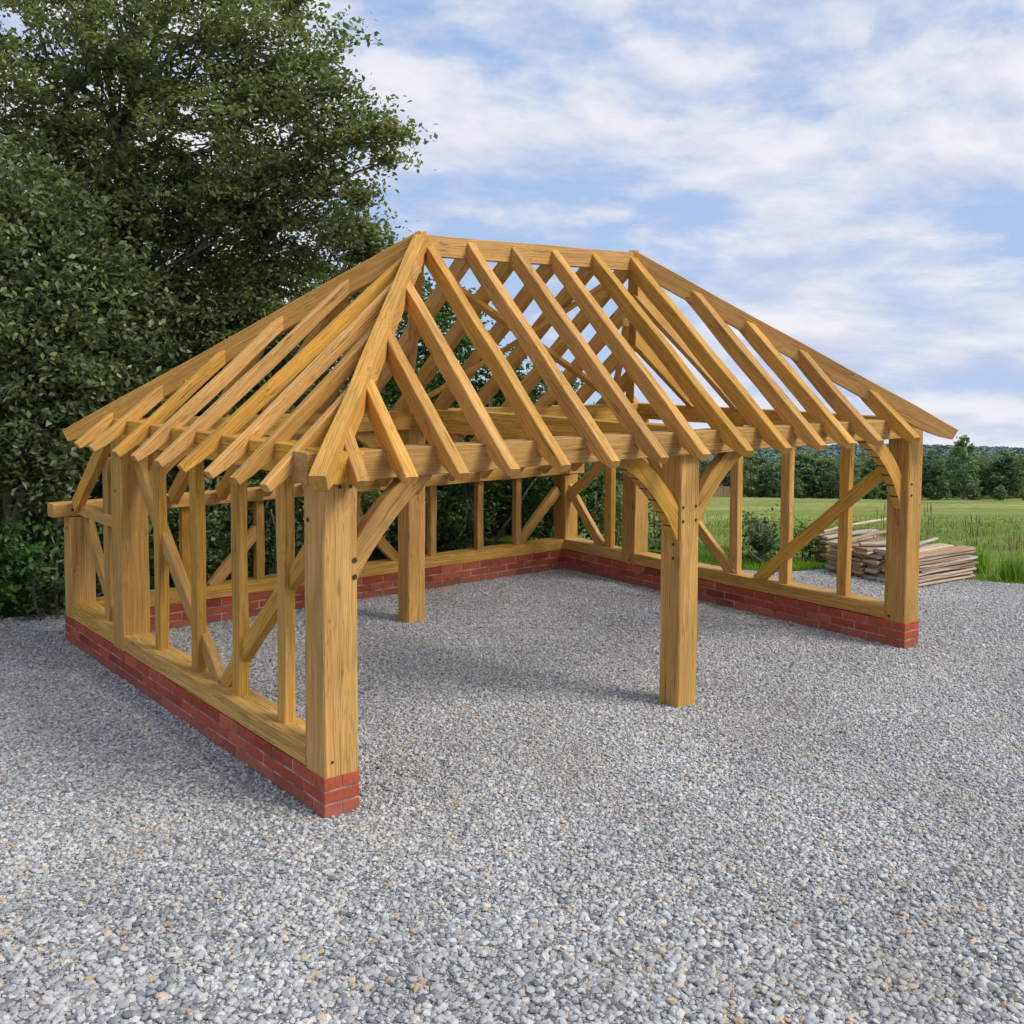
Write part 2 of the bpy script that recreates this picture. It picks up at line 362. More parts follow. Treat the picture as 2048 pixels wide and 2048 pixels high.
def field_material():
    m, nt, bs, out = new_mat('field_grass'); L = nt.links.new
    tc = N(nt, 'ShaderNodeTexCoord')
    n1 = N(nt, 'ShaderNodeTexNoise', i_Scale=0.055, i_Detail=6.0, i_Roughness=0.6); L(tc.outputs['Object'], n1.inputs['Vector'])
    n2 = N(nt, 'ShaderNodeTexNoise', i_Scale=1.6, i_Detail=6.0, i_Roughness=0.7); L(tc.outputs['Object'], n2.inputs['Vector'])
    n3 = N(nt, 'ShaderNodeTexNoise', i_Scale=26.0, i_Detail=4.0, i_Roughness=0.7); L(tc.outputs['Object'], n3.inputs['Vector'])
    # mowing / drilling bands that run across the slope
    mp = N(nt, 'ShaderNodeMapping'); mp.inputs['Rotation'].default_value = (0, 0, R(38.6)); mp.inputs['Scale'].default_value = (0.006, 0.16, 1)
    L(tc.outputs['Object'], mp.inputs[0]); n4 = N(nt, 'ShaderNodeTexNoise', i_Scale=1.0, i_Detail=4.0); L(mp.outputs[0], n4.inputs['Vector'])
    b = ramp(nt, [(0.3, (0.115, 0.175, 0.028)), (0.5, (0.185, 0.235, 0.045)), (0.7, (0.30, 0.29, 0.085))], n1.outputs[0])
    s = ramp(nt, [(0.3, 0.62), (0.5, 1.0), (0.7, 1.35)], n2.outputs[0]); t = ramp(nt, [(0.3, 0.6), (0.5, 1.0), (0.7, 1.4)], n3.outputs[0])
    u = ramp(nt, [(0.35, 0.80), (0.65, 1.22)], n4.outputs[0])
    c = mixc(nt, 1.0, b.outputs[0], s.outputs[0], 'MULTIPLY'); c = mixc(nt, 1.0, c, t.outputs[0], 'MULTIPLY'); c = mixc(nt, 1.0, c, u.outputs[0], 'MULTIPLY')
    # woodland floor beyond the far edge of the field
    dt = N(nt, 'ShaderNodeVectorMath', operation='DOT_PRODUCT'); L(tc.outputs['Object'], dt.inputs[0]); dt.inputs[1].default_value = (0.6233, 0.7819, 0)
    wf = N(nt, 'ShaderNodeMapRange', i_1=196.0, i_2=206.0); L(dt.outputs['Value'], wf.inputs[0])
    c = mixc(nt, wf.outputs[0], c, (0.035, 0.065, 0.028))
    L(c, bs.inputs['Base Color']); bs.inputs['Roughness'].default_value = 0.9; bs.inputs['Specular IOR Level'].default_value = 0.15
    h = mth(nt, 'ADD', n2.outputs[0], mth(nt, 'MULTIPLY', n3.outputs[0], 0.3))
    bp = N(nt, 'ShaderNodeBump', i_Strength=0.6, i_Distance=0.12); L(h, bp.inputs['Height']); L(bp.outputs[0], bs.inputs['Normal'])
    return m
FIELD = field_material()

# ------------------------------------------------------------------ terrain
DX, DY = 0.6233, 0.7819            # downhill direction
def smooth(t):
    t = np.clip(t, 0, 1); return t * t * (3 - 2 * t)
def ground_z(x, y):
    x = np.asarray(x, float); y = np.asarray(y, float)
    s = x * DX + y * DY
    a = np.clip(s - 9.5, 0, None)
    z = -0.128 * (a - 2.2 * (1 - np.exp(-a / 2.2)))
    z = np.where(s > 212, z + 0.046 * (s - 212), z)
    w = smooth((s - 14) / 60)
    z = z + w * (0.35 * np.sin(x * 0.05 + 1.3) * np.cos(y * 0.043) + 0.12 * np.sin(x * 0.21 + y * 0.17))
    z = z + np.where(s > 230, smooth((s - 230) / 200) * (1.5 * np.sin(x * 0.006 + 0.4) * np.sin(y * 0.0052 + 2.0)), 0)
    return z

def make_field():
    def axis(lo, hi):
        pos = [0.0]; st = 1.0
        while pos[-1] < hi: pos.append(pos[-1] + st); st = min(st * 1.06, 60)
        neg = [0.0]; st = 1.0
        while neg[-1] > lo: neg.append(neg[-1] - st); st = min(st * 1.06, 60)
        return np.array(sorted(set(neg + pos)))
    xs = axis(-1300, 1900); ys = axis(-600, 2100)
    X, Y = np.meshgrid(xs, ys); Z = ground_z(X, Y) - 0.03
    v = np.stack([X, Y, Z], -1).reshape(-1, 3)
    nx, ny = len(xs), len(ys)
    i, j = np.meshgrid(np.arange(nx - 1), np.arange(ny - 1)); a = (j * nx + i).ravel()
    f = np.stack([a, a + 1, a + nx + 1, a + nx], -1)
    me = mesh_np('field', v, f.ravel(), np.full(len(f), 4), FIELD, True)
    tag(link(bpy.data.objects.new('field', me)), 'sloping green grass field running down to the woods', 'field', kind='structure')
make_field()

YARD = [(-40, 9), (-12, 8.0), (-5, 7.4), (-2.2, 7.1), (-0.9, 6.98), (-0.3, 6.9), (0.3, 6.9), (2.2, 6.8), (4.5, 6.6), (7.0, 6.5), (7.9, 5.6), (8.3, 4.75), (8.55, 4.2),
        (8.62, 3.75), (8.85, 3.3), (9.4, 3.15), (9.9, 2.8), (10.35, 2.0), (10.55, 1.35), (10.75, 0.95), (11.2, 0.35), (12.6, -1.2), (16, -4.5), (40, -24), (30, -60), (-60, -60)]
def in_yard(x, y):
    ins = np.zeros(len(x), bool); n = len(YARD)
    for i in range(n):
        x0, y0 = YARD[i]; x1, y1 = YARD[(i + 1) % n]
        c = ((y0 > y) != (y1 > y))
        with np.errstate(divide='ignore', invalid='ignore'):
            xi = (x1 - x0) * (y - y0) / ((y1 - y0) if y1 != y0 else 1e-9) + x0
        ins ^= (c & (x < xi))
    return ins
def make_yard():
    pts = []
    for i in range(len(YARD)):
        a = Vector(YARD[i]); b = Vector(YARD[(i + 1) % len(YARD)])
        n = max(1, min(60, int((b - a).length / 0.12))) if a.length < 20 and b.length < 20 else 1
        for k in range(n):
            p = a.lerp(b, k / n)
            if n > 1: p = p + Vector((random.uniform(-.035, .035), random.uniform(-.035, .035)))
            pts.append((p.x, p.y, 0.0))
    me = bpy.data.meshes.new('gravel_yard'); me.from_pydata(pts, [], [list(range(len(pts)))[::-1]]); me.materials.append(GRAVEL)
    if me.polygons[0].normal.z < 0: me.flip_normals()
    tag(link(bpy.data.objects.new('gravel_yard', me)), 'pale grey gravel yard around and inside the oak frame', 'gravel yard', kind='structure')
make_yard()

# loose stones of the gravel
def icosphere(level):
    t = (1 + 5 ** .5) / 2
    v = [(-1, t, 0), (1, t, 0), (-1, -t, 0), (1, -t, 0), (0, -1, t), (0, 1, t), (0, -1, -t), (0, 1, -t), (t, 0, -1), (t, 0, 1), (-t, 0, -1), (-t, 0, 1)]
    f = [(0, 11, 5), (0, 5, 1), (0, 1, 7), (0, 7, 10), (0, 10, 11), (1, 5, 9), (5, 11, 4), (11, 10, 2), (10, 7, 6), (7, 1, 8), (3, 9, 4), (3, 4, 2), (3, 2, 6), (3, 6, 8), (3, 8, 9), (4, 9, 5), (2, 4, 11), (6, 2, 10), (8, 6, 7), (9, 8, 1)]
    v = [np.array(p) / np.linalg.norm(p) for p in v]
    for _ in range(level):
        mid = {}; nf = []
        def m(a, b):
            k = (min(a, b), max(a, b))
            if k not in mid:
                p = v[a] + v[b]; mid[k] = len(v); v.append(p / np.linalg.norm(p))
            return mid[k]
        for a, b, c in f:
            ab, bc, ca = m(a, b), m(b, c), m(c, a)
            nf += [(a, ab, ca), (b, bc, ab), (c, ca, bc), (ab, bc, ca)]
        f = nf
    return np.array(v), np.array(f)

CAM = np.array([-3.319, -6.122]); FW = np.array([DX, DY]); RT = np.array([DY, -DX])
def make_stones():
    V, F, T, LC, SM = [], [], [], [], []; base = 0
    def rmean(d): return np.interp(d, [4.0, 4.8, 5.6, 7.0, 9.0, 15.0], [.0168, .0152, .0136, .0114, .0098, .0090])
    # density falls with stone size; the far stones are only sparse relief over the bed
    edges = np.linspace(3.2, 15.0, 48); ds = []
    for a_, b_ in zip(edges[:-1], edges[1:]):
        m_ = (a_ + b_) / 2; area = 1.72 * m_ * (b_ - a_); cov = np.interp(m_, [4, 7.5, 10, 15], [1.30, 1.15, .95, .35])
        ds.append(rng.uniform(a_, b_, int(area * cov * .46 / rmean(m_) ** 2 * .62)))
    dall = np.concatenate(ds)
    for lv, d in ((1, dall[dall < 5.6]), (0, dall[dall >= 5.6])):
        n = len(d); w = (rng.random(n) - 0.5) * 1.72 * d; r = rmean(d)
        p = CAM + d[:, None] * FW + w[:, None] * RT
        x, y = p[:, 0], p[:, 1]
        keep = in_yard(x, y)
        wall = ((x > -.0) & (x < .26) & (y > 0) & (y < 5.6)) | ((x > 6.68) & (x < 6.94) & (y > 0) & (y < 5.6)) | ((y > 5.32) & (y < 5.6) & (x > 0) & (x < 6.9))
        keep &= ~wall
        x, y, r = x[keep], y[keep], r[keep]; n = len(x)
        bv, bf = icosphere(lv)
        rad = r * np.clip(rng.lognormal(-.02, 0.34, n), 0.5, 1.75)
        sc = np.stack([rad * rng.uniform(.9, 1.45, n), rad * rng.uniform(.7, 1.05, n), rad * rng.uniform(.42, .72, n)], -1)
        P = bv[None] * sc[:, None]
        # angular lumps: per-stone, per-vertex radial wobble
        P = P * (1 + rng.uniform(-.17, .17, (n, len(bv), 1)))
        a = rng.uniform(0, 6.283, n); t1 = rng.uniform(-.6, .6, n)
        ct, st = np.cos(t1), np.sin(t1); X = P[..., 0] * ct[:, None] + P[..., 2] * st[:, None]; Z = -P[..., 0] * st[:, None] + P[..., 2] * ct[:, None]
        ca, sa = np.cos(a), np.sin(a); Y = P[..., 1]
        X2 = X * ca[:, None] - Y * sa[:, None]; Y2 = X * sa[:, None] + Y * ca[:, None]
        P = np.stack([X2 + x[:, None], Y2 + y[:, None], Z + (rad * rng.uniform(-.1, .38, n))[:, None]], -1)
        V.append(P.reshape(-1, 3)); k = (np.arange(n) * len(bv))[:, None, None]
        F.append((bf[None] + k + base).reshape(-1)); base += n * len(bv)
        tone = rng.random(n); SM.append(np.repeat(rng.random(n) < .45, len(bf)))
        T.append(np.repeat(tone, len(bf))); LC.append(np.full(n * len(bf), 3))
    me = mesh_np('gravel_stones', np.concatenate(V), np.concatenate(F), np.concatenate(LC), STONE, np.concatenate(SM), np.concatenate(T))
    tag(link(bpy.data.objects.new('gravel_stones', me)), 'loose grey, bluish and tan rounded stones covering the yard', 'gravel', kind='stuff')
make_stones()

# ------------------------------------------------------------------ the oak frame
frame = empty('garage_frame', 'open oak post-and-beam garage frame with hipped rafters on a low red brick plinth', 'timber frame', (0, 0, 0))
ROOT = frame

def beam(name, A, B, w, d, up=(0, 0, 1), mat=None, bow=0.0, bow_dir='d', cham=0.006, jit=0.0025, seg=None, tail=None, parent=None, mesh_only=False):
    """a timber from A to B (centre line); w across, d in the 'up' direction. local Z runs along the grain"""
    A = Vector(A); B = Vector(B); Lg = (B - A).length; z = (B - A).normalized()
    upv = Vector(up); x = upv.cross(z)
    if x.length < 1e-3: x = Vector((1, 0, 0)).cross(z)
    x.normalize(); y = z.cross(x)           # y ~ up direction
    n = seg or max(2, int(Lg / 0.22))
    vs = []; fs = []
    ph = [random.uniform(0, 6.28) for _ in range(6)]
    for i in range(n + 1):
        t = i / n; s = t * Lg
        off = bow * 4 * t * (1 - t)
        jx = jit * (math.sin(s * 2.3 + ph[0]) + .6 * math.sin(s * 5.9 + ph[1])); jy = jit * (math.sin(s * 2.0 + ph[2]) + .6 * math.sin(s * 5.1 + ph[3]))
        if i in (0, n): jx *= .3; jy *= .3
        hw = w / 2 + jit * .7 * math.sin(s * 3.7 + ph[4]); top = d / 2 + jit * .7 * math.sin(s * 4.3 + ph[5]); bot = -d / 2
        if tail: bot = top - d * tail(s)
        ox, oy = jx, jy
        if bow_dir == 'd': oy += off
        else: ox += off
        c = min(cham, (top - bot) * .3)
        ring = [(-hw + c, bot), (hw - c, bot), (hw, bot + c), (hw, top - c), (hw - c, top), (-hw + c, top), (-hw, top - c), (-hw, bot + c)]
        ring = [(a + ox + random.uniform(-.0007, .0007), b + oy + random.uniform(-.0007, .0007), s) for a, b in ring]
        vs += ring
    for i in range(n):
        for k in range(8):
            a = i * 8 + k; b = i * 8 + (k + 1) % 8
            fs.append([a, b, b + 8, a + 8])
    fs.append(list(range(8))[::-1]); fs.append([n * 8 + k for k in range(8)])
    me = mesh_np(name, vs, [i for f in fs for i in f], [len(f) for f in fs], mat or OAK)
    M = Matrix((x, y, z)).transposed().to_4x4(); M.translation = A
    if mesh_only: return me, M
    o = bpy.data.objects.new(name, me); link(o)
    p = parent if parent is not None else ROOT
    o.parent = p
    WM[o.name] = M
    o.matrix_basis = p_world_inv(p) @ M
    return o

WM = {}
def p_world_inv(p):
    return WM[p.name].inverted() if p.name in WM else Matrix.Identity(4)

def peg(parent, pos, nrm, r=0.013, h=0.008):
    """oak peg end standing a little proud in its dark hole"""
    mb = MB(); n = Vector(nrm).normalized(); a = n.orthogonal().normalized(); b = n.cross(a)
    k = 10; p = Vector(pos)
    for rr, z in ((r * 1.25, 0.0045), (r * 1.15, 0.0062), (r * .7, 0.0066), (r * .62, h)):
        for i in range(k):
            t = 6.283 * i / k; q = p + (a * math.cos(t) + b * math.sin(t)) * rr + n * z; mb.v.append(tuple(q))
    for j in range(3):
        for i in range(k):
            mb.f.append([j * k + i, j * k + (i + 1) % k, (j + 1) * k + (i + 1) % k, (j + 1) * k + i]); mb.t.append(.5)
    mb.f.append([3 * k + i for i in range(k)]); mb.t.append(.5)
    o = mb.build('peg', PEG, parent)
    o.matrix_basis = p_world_inv(parent)
    return o

W, D, HB, HS, T = 6.94, 5.58, 0.26, 0.40, 0.26
ZB, ZT = 2.175, 2.37         # main plates
ARC = 4.02                   # arcade plate line (y)

# --- brick plinth, one mesh per wall run, mortar as its sub-part
def plinth(run, fixed0, fixed1, a0, a1, name='plinth_wall'):
    """run 'x' or 'y': direction of the wall; fixed0..fixed1 thickness, a0..a1 length"""
    mb = MB(); H3 = (HB - 0.0) / 3; ln = 0.300
    for c in range(3):
        z0 = c * H3 + (0.0065 if c else -0.05); z1 = (c + 1) * H3 - 0.0065
        if c == 2: z1 = HB
        pos = a0 - (ln / 2 if c % 2 == 0 else 0)
        while pos < a1 - 1e-6:
            p0, p1 = max(pos, a0), min(pos + ln, a1)
            if a1 - p1 < 0.06: p1 = a1
            if p1 - p0 > 0.03:
                tone = min(1, max(0, random.gauss(.5, .20)))
                e = random.uniform(-.0015, .0015)
                q0 = p0 + (0.007 if p0 > a0 else 0); q1 = p1 - (0.007 if p1 < a1 else 0)
                # two skins so that both faces show stretchers
                mid = (fixed0 + fixed1) / 2
                ends = p0 <= a0 or p1 >= a1
                if run == 'y':
                    if ends and c % 2 == 1: mb.box(fixed0 + e, fixed1 - e, q0, q1, z0, z1, 0.004, tone)
                    else:
                        mb.box(fixed0 + e, mid - .003, q0, q1, z0, z1, 0.004, tone)
                        mb.box(mid + .003, fixed1 - e, q0, q1, z0, z1, 0.004, min(1, max(0, tone + random.uniform(-.15, .15))))
                else:
                    mb.box(q0, q1, fixed0 + e, mid - .003, z0, z1, 0.004, tone)
                    mb.box(q0, q1, mid + .003, fixed1 - e, z0, z1, 0.004, min(1, max(0, tone + random.uniform(-.15, .15))))
            pos = p1 if p1 == a1 else pos + ln
    o = mb.build(name, BRICK, ROOT)
    mm = MB(); i = 0.0045
    if run == 'y': mm.box(fixed0 + i, fixed1 - i, a0 + i, a1 - i, -0.05, HB - i)
    else: mm.box(a0 + i, a1 - i, fixed0 + i, fixed1 - i, -0.05, HB - i)
    mm.build('mortar', MORTAR, o)
    return o
plinth('y', 0, T, 0, D)
plinth('y', W - T, W, 0, D)
plinth('x', D - T, D - .002, T + .001, W - T - .001)

# --- sills
beam('sill_beam', (0.125, 0.27, (HB + HS) / 2 + .004), (0.125, 3.80, (HB + HS) / 2 + .004), .235, HS - HB, mat=SILL)
beam('sill_beam', (0.125, 4.07, (HB + HS) / 2 + .004), (0.125, 5.36, (HB + HS) / 2 + .004), .235, HS - HB, mat=SILL)
beam('sill_beam', (W - .125, 0.25, (HB + HS) / 2 + .004), (W - .125, 3.93, (HB + HS) / 2 + .004), .235, HS - HB, mat=SILL)
beam('sill_beam', (W - .125, 4.17, (HB + HS) / 2 + .004), (W - .125, 5.32, (HB + HS) / 2 + .004), .235, HS - HB, mat=SILL)
beam('sill_beam', (0.25, D - .125, (HB + HS) / 2 + .002), (W - .245, D - .125, (HB + HS) / 2 + .002), .232, HS - HB, mat=SILL)

# --- posts (w across x, d across y)
def post(x0, x1, y0, y1, z0, z1, name='post', mat=None):
    return beam(name, ((x0 + x1) / 2, (y0 + y1) / 2, z0), ((x0 + x1) / 2, (y0 + y1) / 2, z1), x1 - x0, y1 - y0, up=(0, 1, 0), mat=mat, jit=.0018, cham=.009)
pA = post(0.004, .255, 0.004, .27, HB + .001, ZB + .01)
pB = post(0.004, .255, 3.80, 4.075, HB + .001, ZT - .02)
pC = post(0.004, .25, 5.34, 5.572, HB + .001, 1.31)
pD = post(W - .255, W - .006, 0.004, .25, HB + .001, ZB + .01)
pE = post(W - .255, W - .006, 3.93, 4.17, HB + .001, ZT - .02)
pF = post(W - .25, W - .006, 5.32, 5.572, HB + .001, 1.31)
pM = post(3.435, 3.665, .12, .35, -0.04, ZB + .01)
pI = post(3.215, 3.435, 3.97, 4.20, -0.04, ZB + .01)

# --- plates
beam('wall_plate', (-.10, .125, (ZB + ZT) / 2), (W + .02, .125, (ZB + ZT) / 2), .20, ZT - ZB, mat=OAK)
beam('wall_plate', (0.115, -.13, (ZB + ZT) / 2 + .012), (0.115, 4.15, (ZB + ZT) / 2 + .012), .215, ZT - ZB + .008, mat=OAK)
beam('wall_plate', (W - .125, .235, (ZB + ZT) / 2 + .006), (W - .125, 4.15, (ZB + ZT) / 2 + .006), .20, ZT - ZB, mat=OAK)
beam('arcade_plate', (0.23, ARC, (ZB + ZT) / 2), (W - .23, ARC, (ZB + ZT) / 2), .20, ZT - ZB + .01, mat=OAK)
beam('tie_beam', (3.515, .22, 2.28), (3.33, 3.92, 2.27), .19, .24, mat=OAK, bow=.015)
lowp = beam('low_wall_plate', (-.16, 5.45, 1.385), (W + .14, 5.45, 1.385), .20, .135, mat=OAK)
beam('low_side_rail', (.12, 4.09, 1.39), (.12, 5.36, 1.39), .11, .11, mat=OAK)

# --- studs
def stud(x, y, z1, w=.085, d=.12):
    return beam('stud', (x, y, HS - .004), (x, y, z1), w, d, up=(0, 1, 0), mat=OAK, jit=.003, cham=.006)
for y in (.80, 1.56, 2.36, 3.18): stud(.135, y, ZB + .01)
stud(.135, 4.53, 1.98, .085, .13)
for y in (.82, 1.60, 2.34): stud(W - .14, y, ZB + .01, .09, .125)
stud(W - .14, 4.52, 1.93, .09, .125)
for x in (1.25, 2.12, 3.40, 4.52, 5.28, 5.93): stud(x, 5.45, 1.325, .10, .09)

# --- straight braces in the walls
def brace(A, B, w=.075, d=.13, up=(0, 0, 1), bow=0.0, mat=None):
    return beam('brace', A, B, w, d, up=up, mat=mat or OAK, bow=bow, jit=.003, cham=.006, seg=10)
brace((.165, 3.86, 2.05), (.165, 1.98, .37), bow=-.03)
brace((.165, 1.90, .38), (.165, .22, 1.86), bow=.02)
brace((.165, 5.33, 1.32), (.165, 4.36, .38), bow=-.03)
brace((W - .17, .22, 1.90), (W - .17, 1.97, .38), bow=.02)
brace((W - .17, 3.97, 1.95), (W - .17, 2.33, .38), bow=-.03)
brace((W - .15, 5.36, 1.14), (W - .15, 4.66, .38), bow=0.0)
brace((W - .15, 5.36, 1.02), (W - .15, 4.58, 1.62), bow=-.03)
brace((6.66, 5.45, 1.10), (5.92, 5.45, .38), bow=0.0)
brace((3.44, 5.45, .98), (4.02, 5.45, .38), bow=0.0)
brace((2.1, 5.45, .98), (1.55, 5.45, .38), bow=0.0)

# --- curved arch braces under the plates, with kerfed undersides on two of them
def arch(A, B, bow, up, w=.10, d=.17, kerf=False):
    o = beam('arch_brace', A, B, w, d, up=up, mat=OAK, bow=bow, jit=.002, cham=.007, seg=16)
    return o
arch((.20, .125, 1.50), (.83, .125, ZB + .03), .05, (-1, 0, 1), .10, .155)
k1 = arch((3.48, .195, 1.50), (2.75, .195, ZB + .03), .085, (1, 0, 1), kerf=True)
arch((3.64, .20, 1.60), (4.22, .17, ZB + .03), .05, (-1, 0, 1), .10, .155)
k2 = arch((W - .20, .125, 1.50), (W - .86, .125, ZB + .03), .085, (1, 0, 1), kerf=True)
def kerfs(parent, A, B, bow, y, n=6):
    A = Vector(A); B = Vector(B); z = (B - A).normalized(); x = Vector((1, 0, 1)).cross(z).normalized(); yv = z.cross(x)
    for i in range(1, n + 1):
        t = i / (n + 1); c = A.lerp(B, t) + yv * (bow * 4 * t * (1 - t) - .085)
        tz = (z + yv * (bow * 4 * (1 - 2 * t) / (B - A).length)).normalized(); ty = tz.cross(x)
        mb = MB(); mb.box(-.046, .046, -.002, .005, -.0075, .0075)
        o = mb.build('kerf', PEG, parent)
        M = Matrix((x, ty, tz)).transposed().to_4x4(); M.translation = c
        o.matrix_basis = p_world_inv(parent) @ M
kerfs(k1, (3.48, .195, 1.50), (2.75, .195, ZB + .03), .085, .195)
kerfs(k2, (W - .20, .125, 1.50), (W - .86, .125, ZB + .03), .085, .125)
# braces under the tie beam and the arcade plate
arch((3.32, 3.99, 1.52), (3.36, 3.22, ZB), .06, (0, 1, 1), .09, .15)
arch((3.24, 4.08, 1.50), (2.55, 4.03, ZB + .02), .07, (1, 0, 1), .09, .15)
arch((3.40, 4.08, 1.50), (4.08, 4.03, ZB + .02), .07, (-1, 0, 1), .09, .15)
arch((.20, 4.0, 1.60), (.85, 4.02, ZB + .02), .06, (-1, 0, 1), .09, .15)
arch((W - .20, 4.0, 1.60), (W - .85, 4.02, ZB + .02), .06, (1, 0, 1), .09, .15)

# --- pegs
for z in (1.66, 1.55): peg(pA, (.228, .004, z), (0, -1, 0), .015)
peg(pA, (.004, .21, 1.92), (-1, 0, 0), .013); peg(pA, (.06, .0035, .30 + .06), (0, -1, 0), .008)
for x in (3.438, 3.595):
    for z in (1.72, 1.60): peg(pM, (x + .025, .121, z), (0, -1, 0), .012)
for z in (1.40, 1.28): peg(pM, (3.435, .20, z), (-1, 0, 0), .012)
for z in (1.70, 1.585): peg(pD, (W - .20, .003, z), (0, -1, 0), .011)
peg(pD, (W - .256, .19, .31), (-1, 0, 0), .013)
peg(pE, (W - .257, 4.02, .31), (-1, 0, 0), .012)
peg(pC, (.003, 5.46, 1.19), (-1, 0, 0), .012); peg(pB, (.003, 3.95, 1.72), (-1, 0, 0), .010)
for x in (.03, .12): peg(lowp, (x, 5.35, 1.385), (0, -1, 0), .014)
for x in (.28, .36):
    peg(pA, (x - .18 + .02, .0255 - .025, ZB - .03), (0, -1, 0), .010)

# --- roof
RZ, RY, RX1, RX2 = 4.05, 2.04, 2.09, 4.74
beam('ridge_beam', (RX1 - .03, RY, RZ - .085), (RX2 + .03, RY, RZ - .085), .075, .19, mat=OAK2)
FOOT = -.33
SL = (RZ - 2.24) / (RY + .30)      # rafter slope, same on every side
def topz_front(y): return RZ - SL * (RY - y)
RW, RD = .084, .155
def tailfn(dist_full=.42, nose=.45):
    def f(s):
        if s >= dist_full: return 1.0
        t = s / dist_full
        return nose + (1 - nose) * math.sin(t * math.pi / 2) ** 0.8
    return f
def rafter(name, foot, top, w=RW, d=RD, tail=True, up=(0, 0, 1), nose=.42):
    """foot/top are points on the top surface; the timber hangs below them"""
    A = Vector(foot); B = Vector(top); z = (B - A).normalized(); x = Vector(up).cross(z).normalized(); y = z.cross(x)
    A2 = A - y * d / 2; B2 = B - y * d / 2
    return beam(name, A2, B2, w, d, up=up, mat=OAK2, tail=tailfn(nose=nose) if tail else None, seg=max(8, int((B - A).length / .12)), jit=.003, cham=.006)

# hips
HIPF = .03
hips = {
 'fl': ((-.22, -.33, 2.225 + .045), (RX1, RY, RZ + .04)),
 'fr': ((7.00, -.33, 2.225 + .045), (RX2, RY, RZ + .04)),
 'bl': ((-.30, 4.42, 2.225 + .045), (RX1, RY, RZ + .04)),
 'br': ((6.98, 4.36, 2.245 + .045), (RX2, RY, RZ + .04))}
for k, (a, b) in hips.items():
    rafter('hip_rafter', a, b, .105, .19, nose=.6)

def clip_to_hip(p, q, hip):
    """fraction along p->q (plan) where it meets the plan line of a hip, or None"""
    (ax, ay, _), (bx, by, _) = hips[hip]
    rx, ry = q[0] - p[0], q[1] - p[1]; sx, sy = bx - ax, by - ay
    den = rx * sy - ry * sx
    t = ((ax - p[0]) * sy - (ay - p[1]) * sx) / den
    return t

front = [(.10, .22), (.46, .62), (.87, 1.06), (1.30, 1.58), (1.76, 2.13), (2.25, 2.62), (2.77, 3.13), (3.25, 3.63), (3.78, 4.16), (4.29, 4.70),
         (4.78, 5.17), (5.22, 5.55), (5.66, 5.92), (6.28, 6.41)]
for i, (fx, tx) in enumerate(front):
    p = (fx, FOOT, topz_front(FOOT))
    if i < 4 or i > 9:
        hp = 'fl' if i < 4 else 'fr'
        # meet the hip
        (ax, ay, _), (bx, by, _) = hips[hp]
        ty = ay + (tx - ax) / (bx - ax) * (by - ay)
        ty += .035
        rafter('jack_rafter', p, (tx, ty, topz_front(ty)))
    else:
        rafter('common_rafter', p, (tx, RY - .035, topz_front(RY - .035)))
# left end
def topz_left(x): return RZ - SL * (RX1 - x)
# (foot y, top x, top y): the first three meet the near hip, the rest lean back to the far hip
left = [(.17, .56, .45), (.63, 1.13, 1.03), (1.06, 1.68, 1.59), (1.56, 2.01, 1.93), (2.01, 1.62, 2.49), (2.53, 1.19, 2.92), (2.97, .80, 3.31), (3.62, .38, 3.72), (4.02, .04, 4.06)]
for fy, tx, ty in left:
    ln_ = math.hypot(tx + .33, ty - fy); k_ = 1 + .06 / ln_; tx = -.33 + (tx + .33) * k_; ty = fy + (ty - fy) * k_      # bury the top in the hip
    rafter('jack_rafter', (-.33, fy, topz_left(-.33)), (tx, ty, topz_left(tx)), .062, .11, nose=.6)
# right end (few, long, from the hips down to the right-hand plate)
def topz_right(x): return RZ - SL2 * (x - RX2)
SL2 = (RZ - 2.24) / (7.16 - RX2)
for fy in (1.62, 2.35, 3.05):
    p = (7.13, fy, topz_right(7.13)); q = (RX2, fy, RZ)
    hp = 'fr' if fy < RY else 'br'
    t = min(clip_to_hip(p, q, hp), 1) * .985
    e = Vector(p).lerp(Vector(q), t)
    rafter('jack_rafter', p, (e.x, e.y, topz_right(e.x)))
# rear: run straight on down over the arcade plate to the low plate
def topz_rear(y): return RZ - SL * (y - RY)
LOWY = 5.345
rear = [.06, .55, 1.06, 1.60, 2.13, 2.64, 3.16, 3.68, 4.20, 4.70, 5.22, 5.74, 6.26, 6.80]
for i, x in enumerate(rear):
    p = (x, LOWY, topz_rear(LOWY))
    if 4 <= i <= 9:
        rafter('common_rafter', p, (x, RY + .035, topz_rear(RY + .035)), tail=False)
    else:
        hp = 'bl' if i < 4 else 'br'
        (ax, ay, _), (bx, by, _) = hips[hp]
        ty = ay + (x - ax) / (bx - ax) * (by - ay) + .03
        ty = min(max(ty, RY), 4.1)
        rafter('jack_rafter', p, (x, ty, topz_rear(ty)), tail=False)
# struts and wind braces
beam('strut', (RX1 + .02, RY + .04, RZ - .12), (3.18, 3.97, 2.38), .10, .11, mat=OAK2)
beam('wind_brace', (2.62, 2.30, topz_rear(2.30) - .21), (6.60, 4.05, topz_rear(4.05) - .19), .10, .05, mat=OAK2, bow=.02)
beam('wind_brace', (3.25, 3.80, topz_rear(3.80) - .205), (4.50, 2.15, topz_rear(2.15) - .205), .10, .05, mat=OAK2, bow=-.02)
beam('collar_brace', (4.80, 2.2, 3.35), (6.05, 3.75, 2.39), .06, .10, mat=OAK2, bow=-.12)

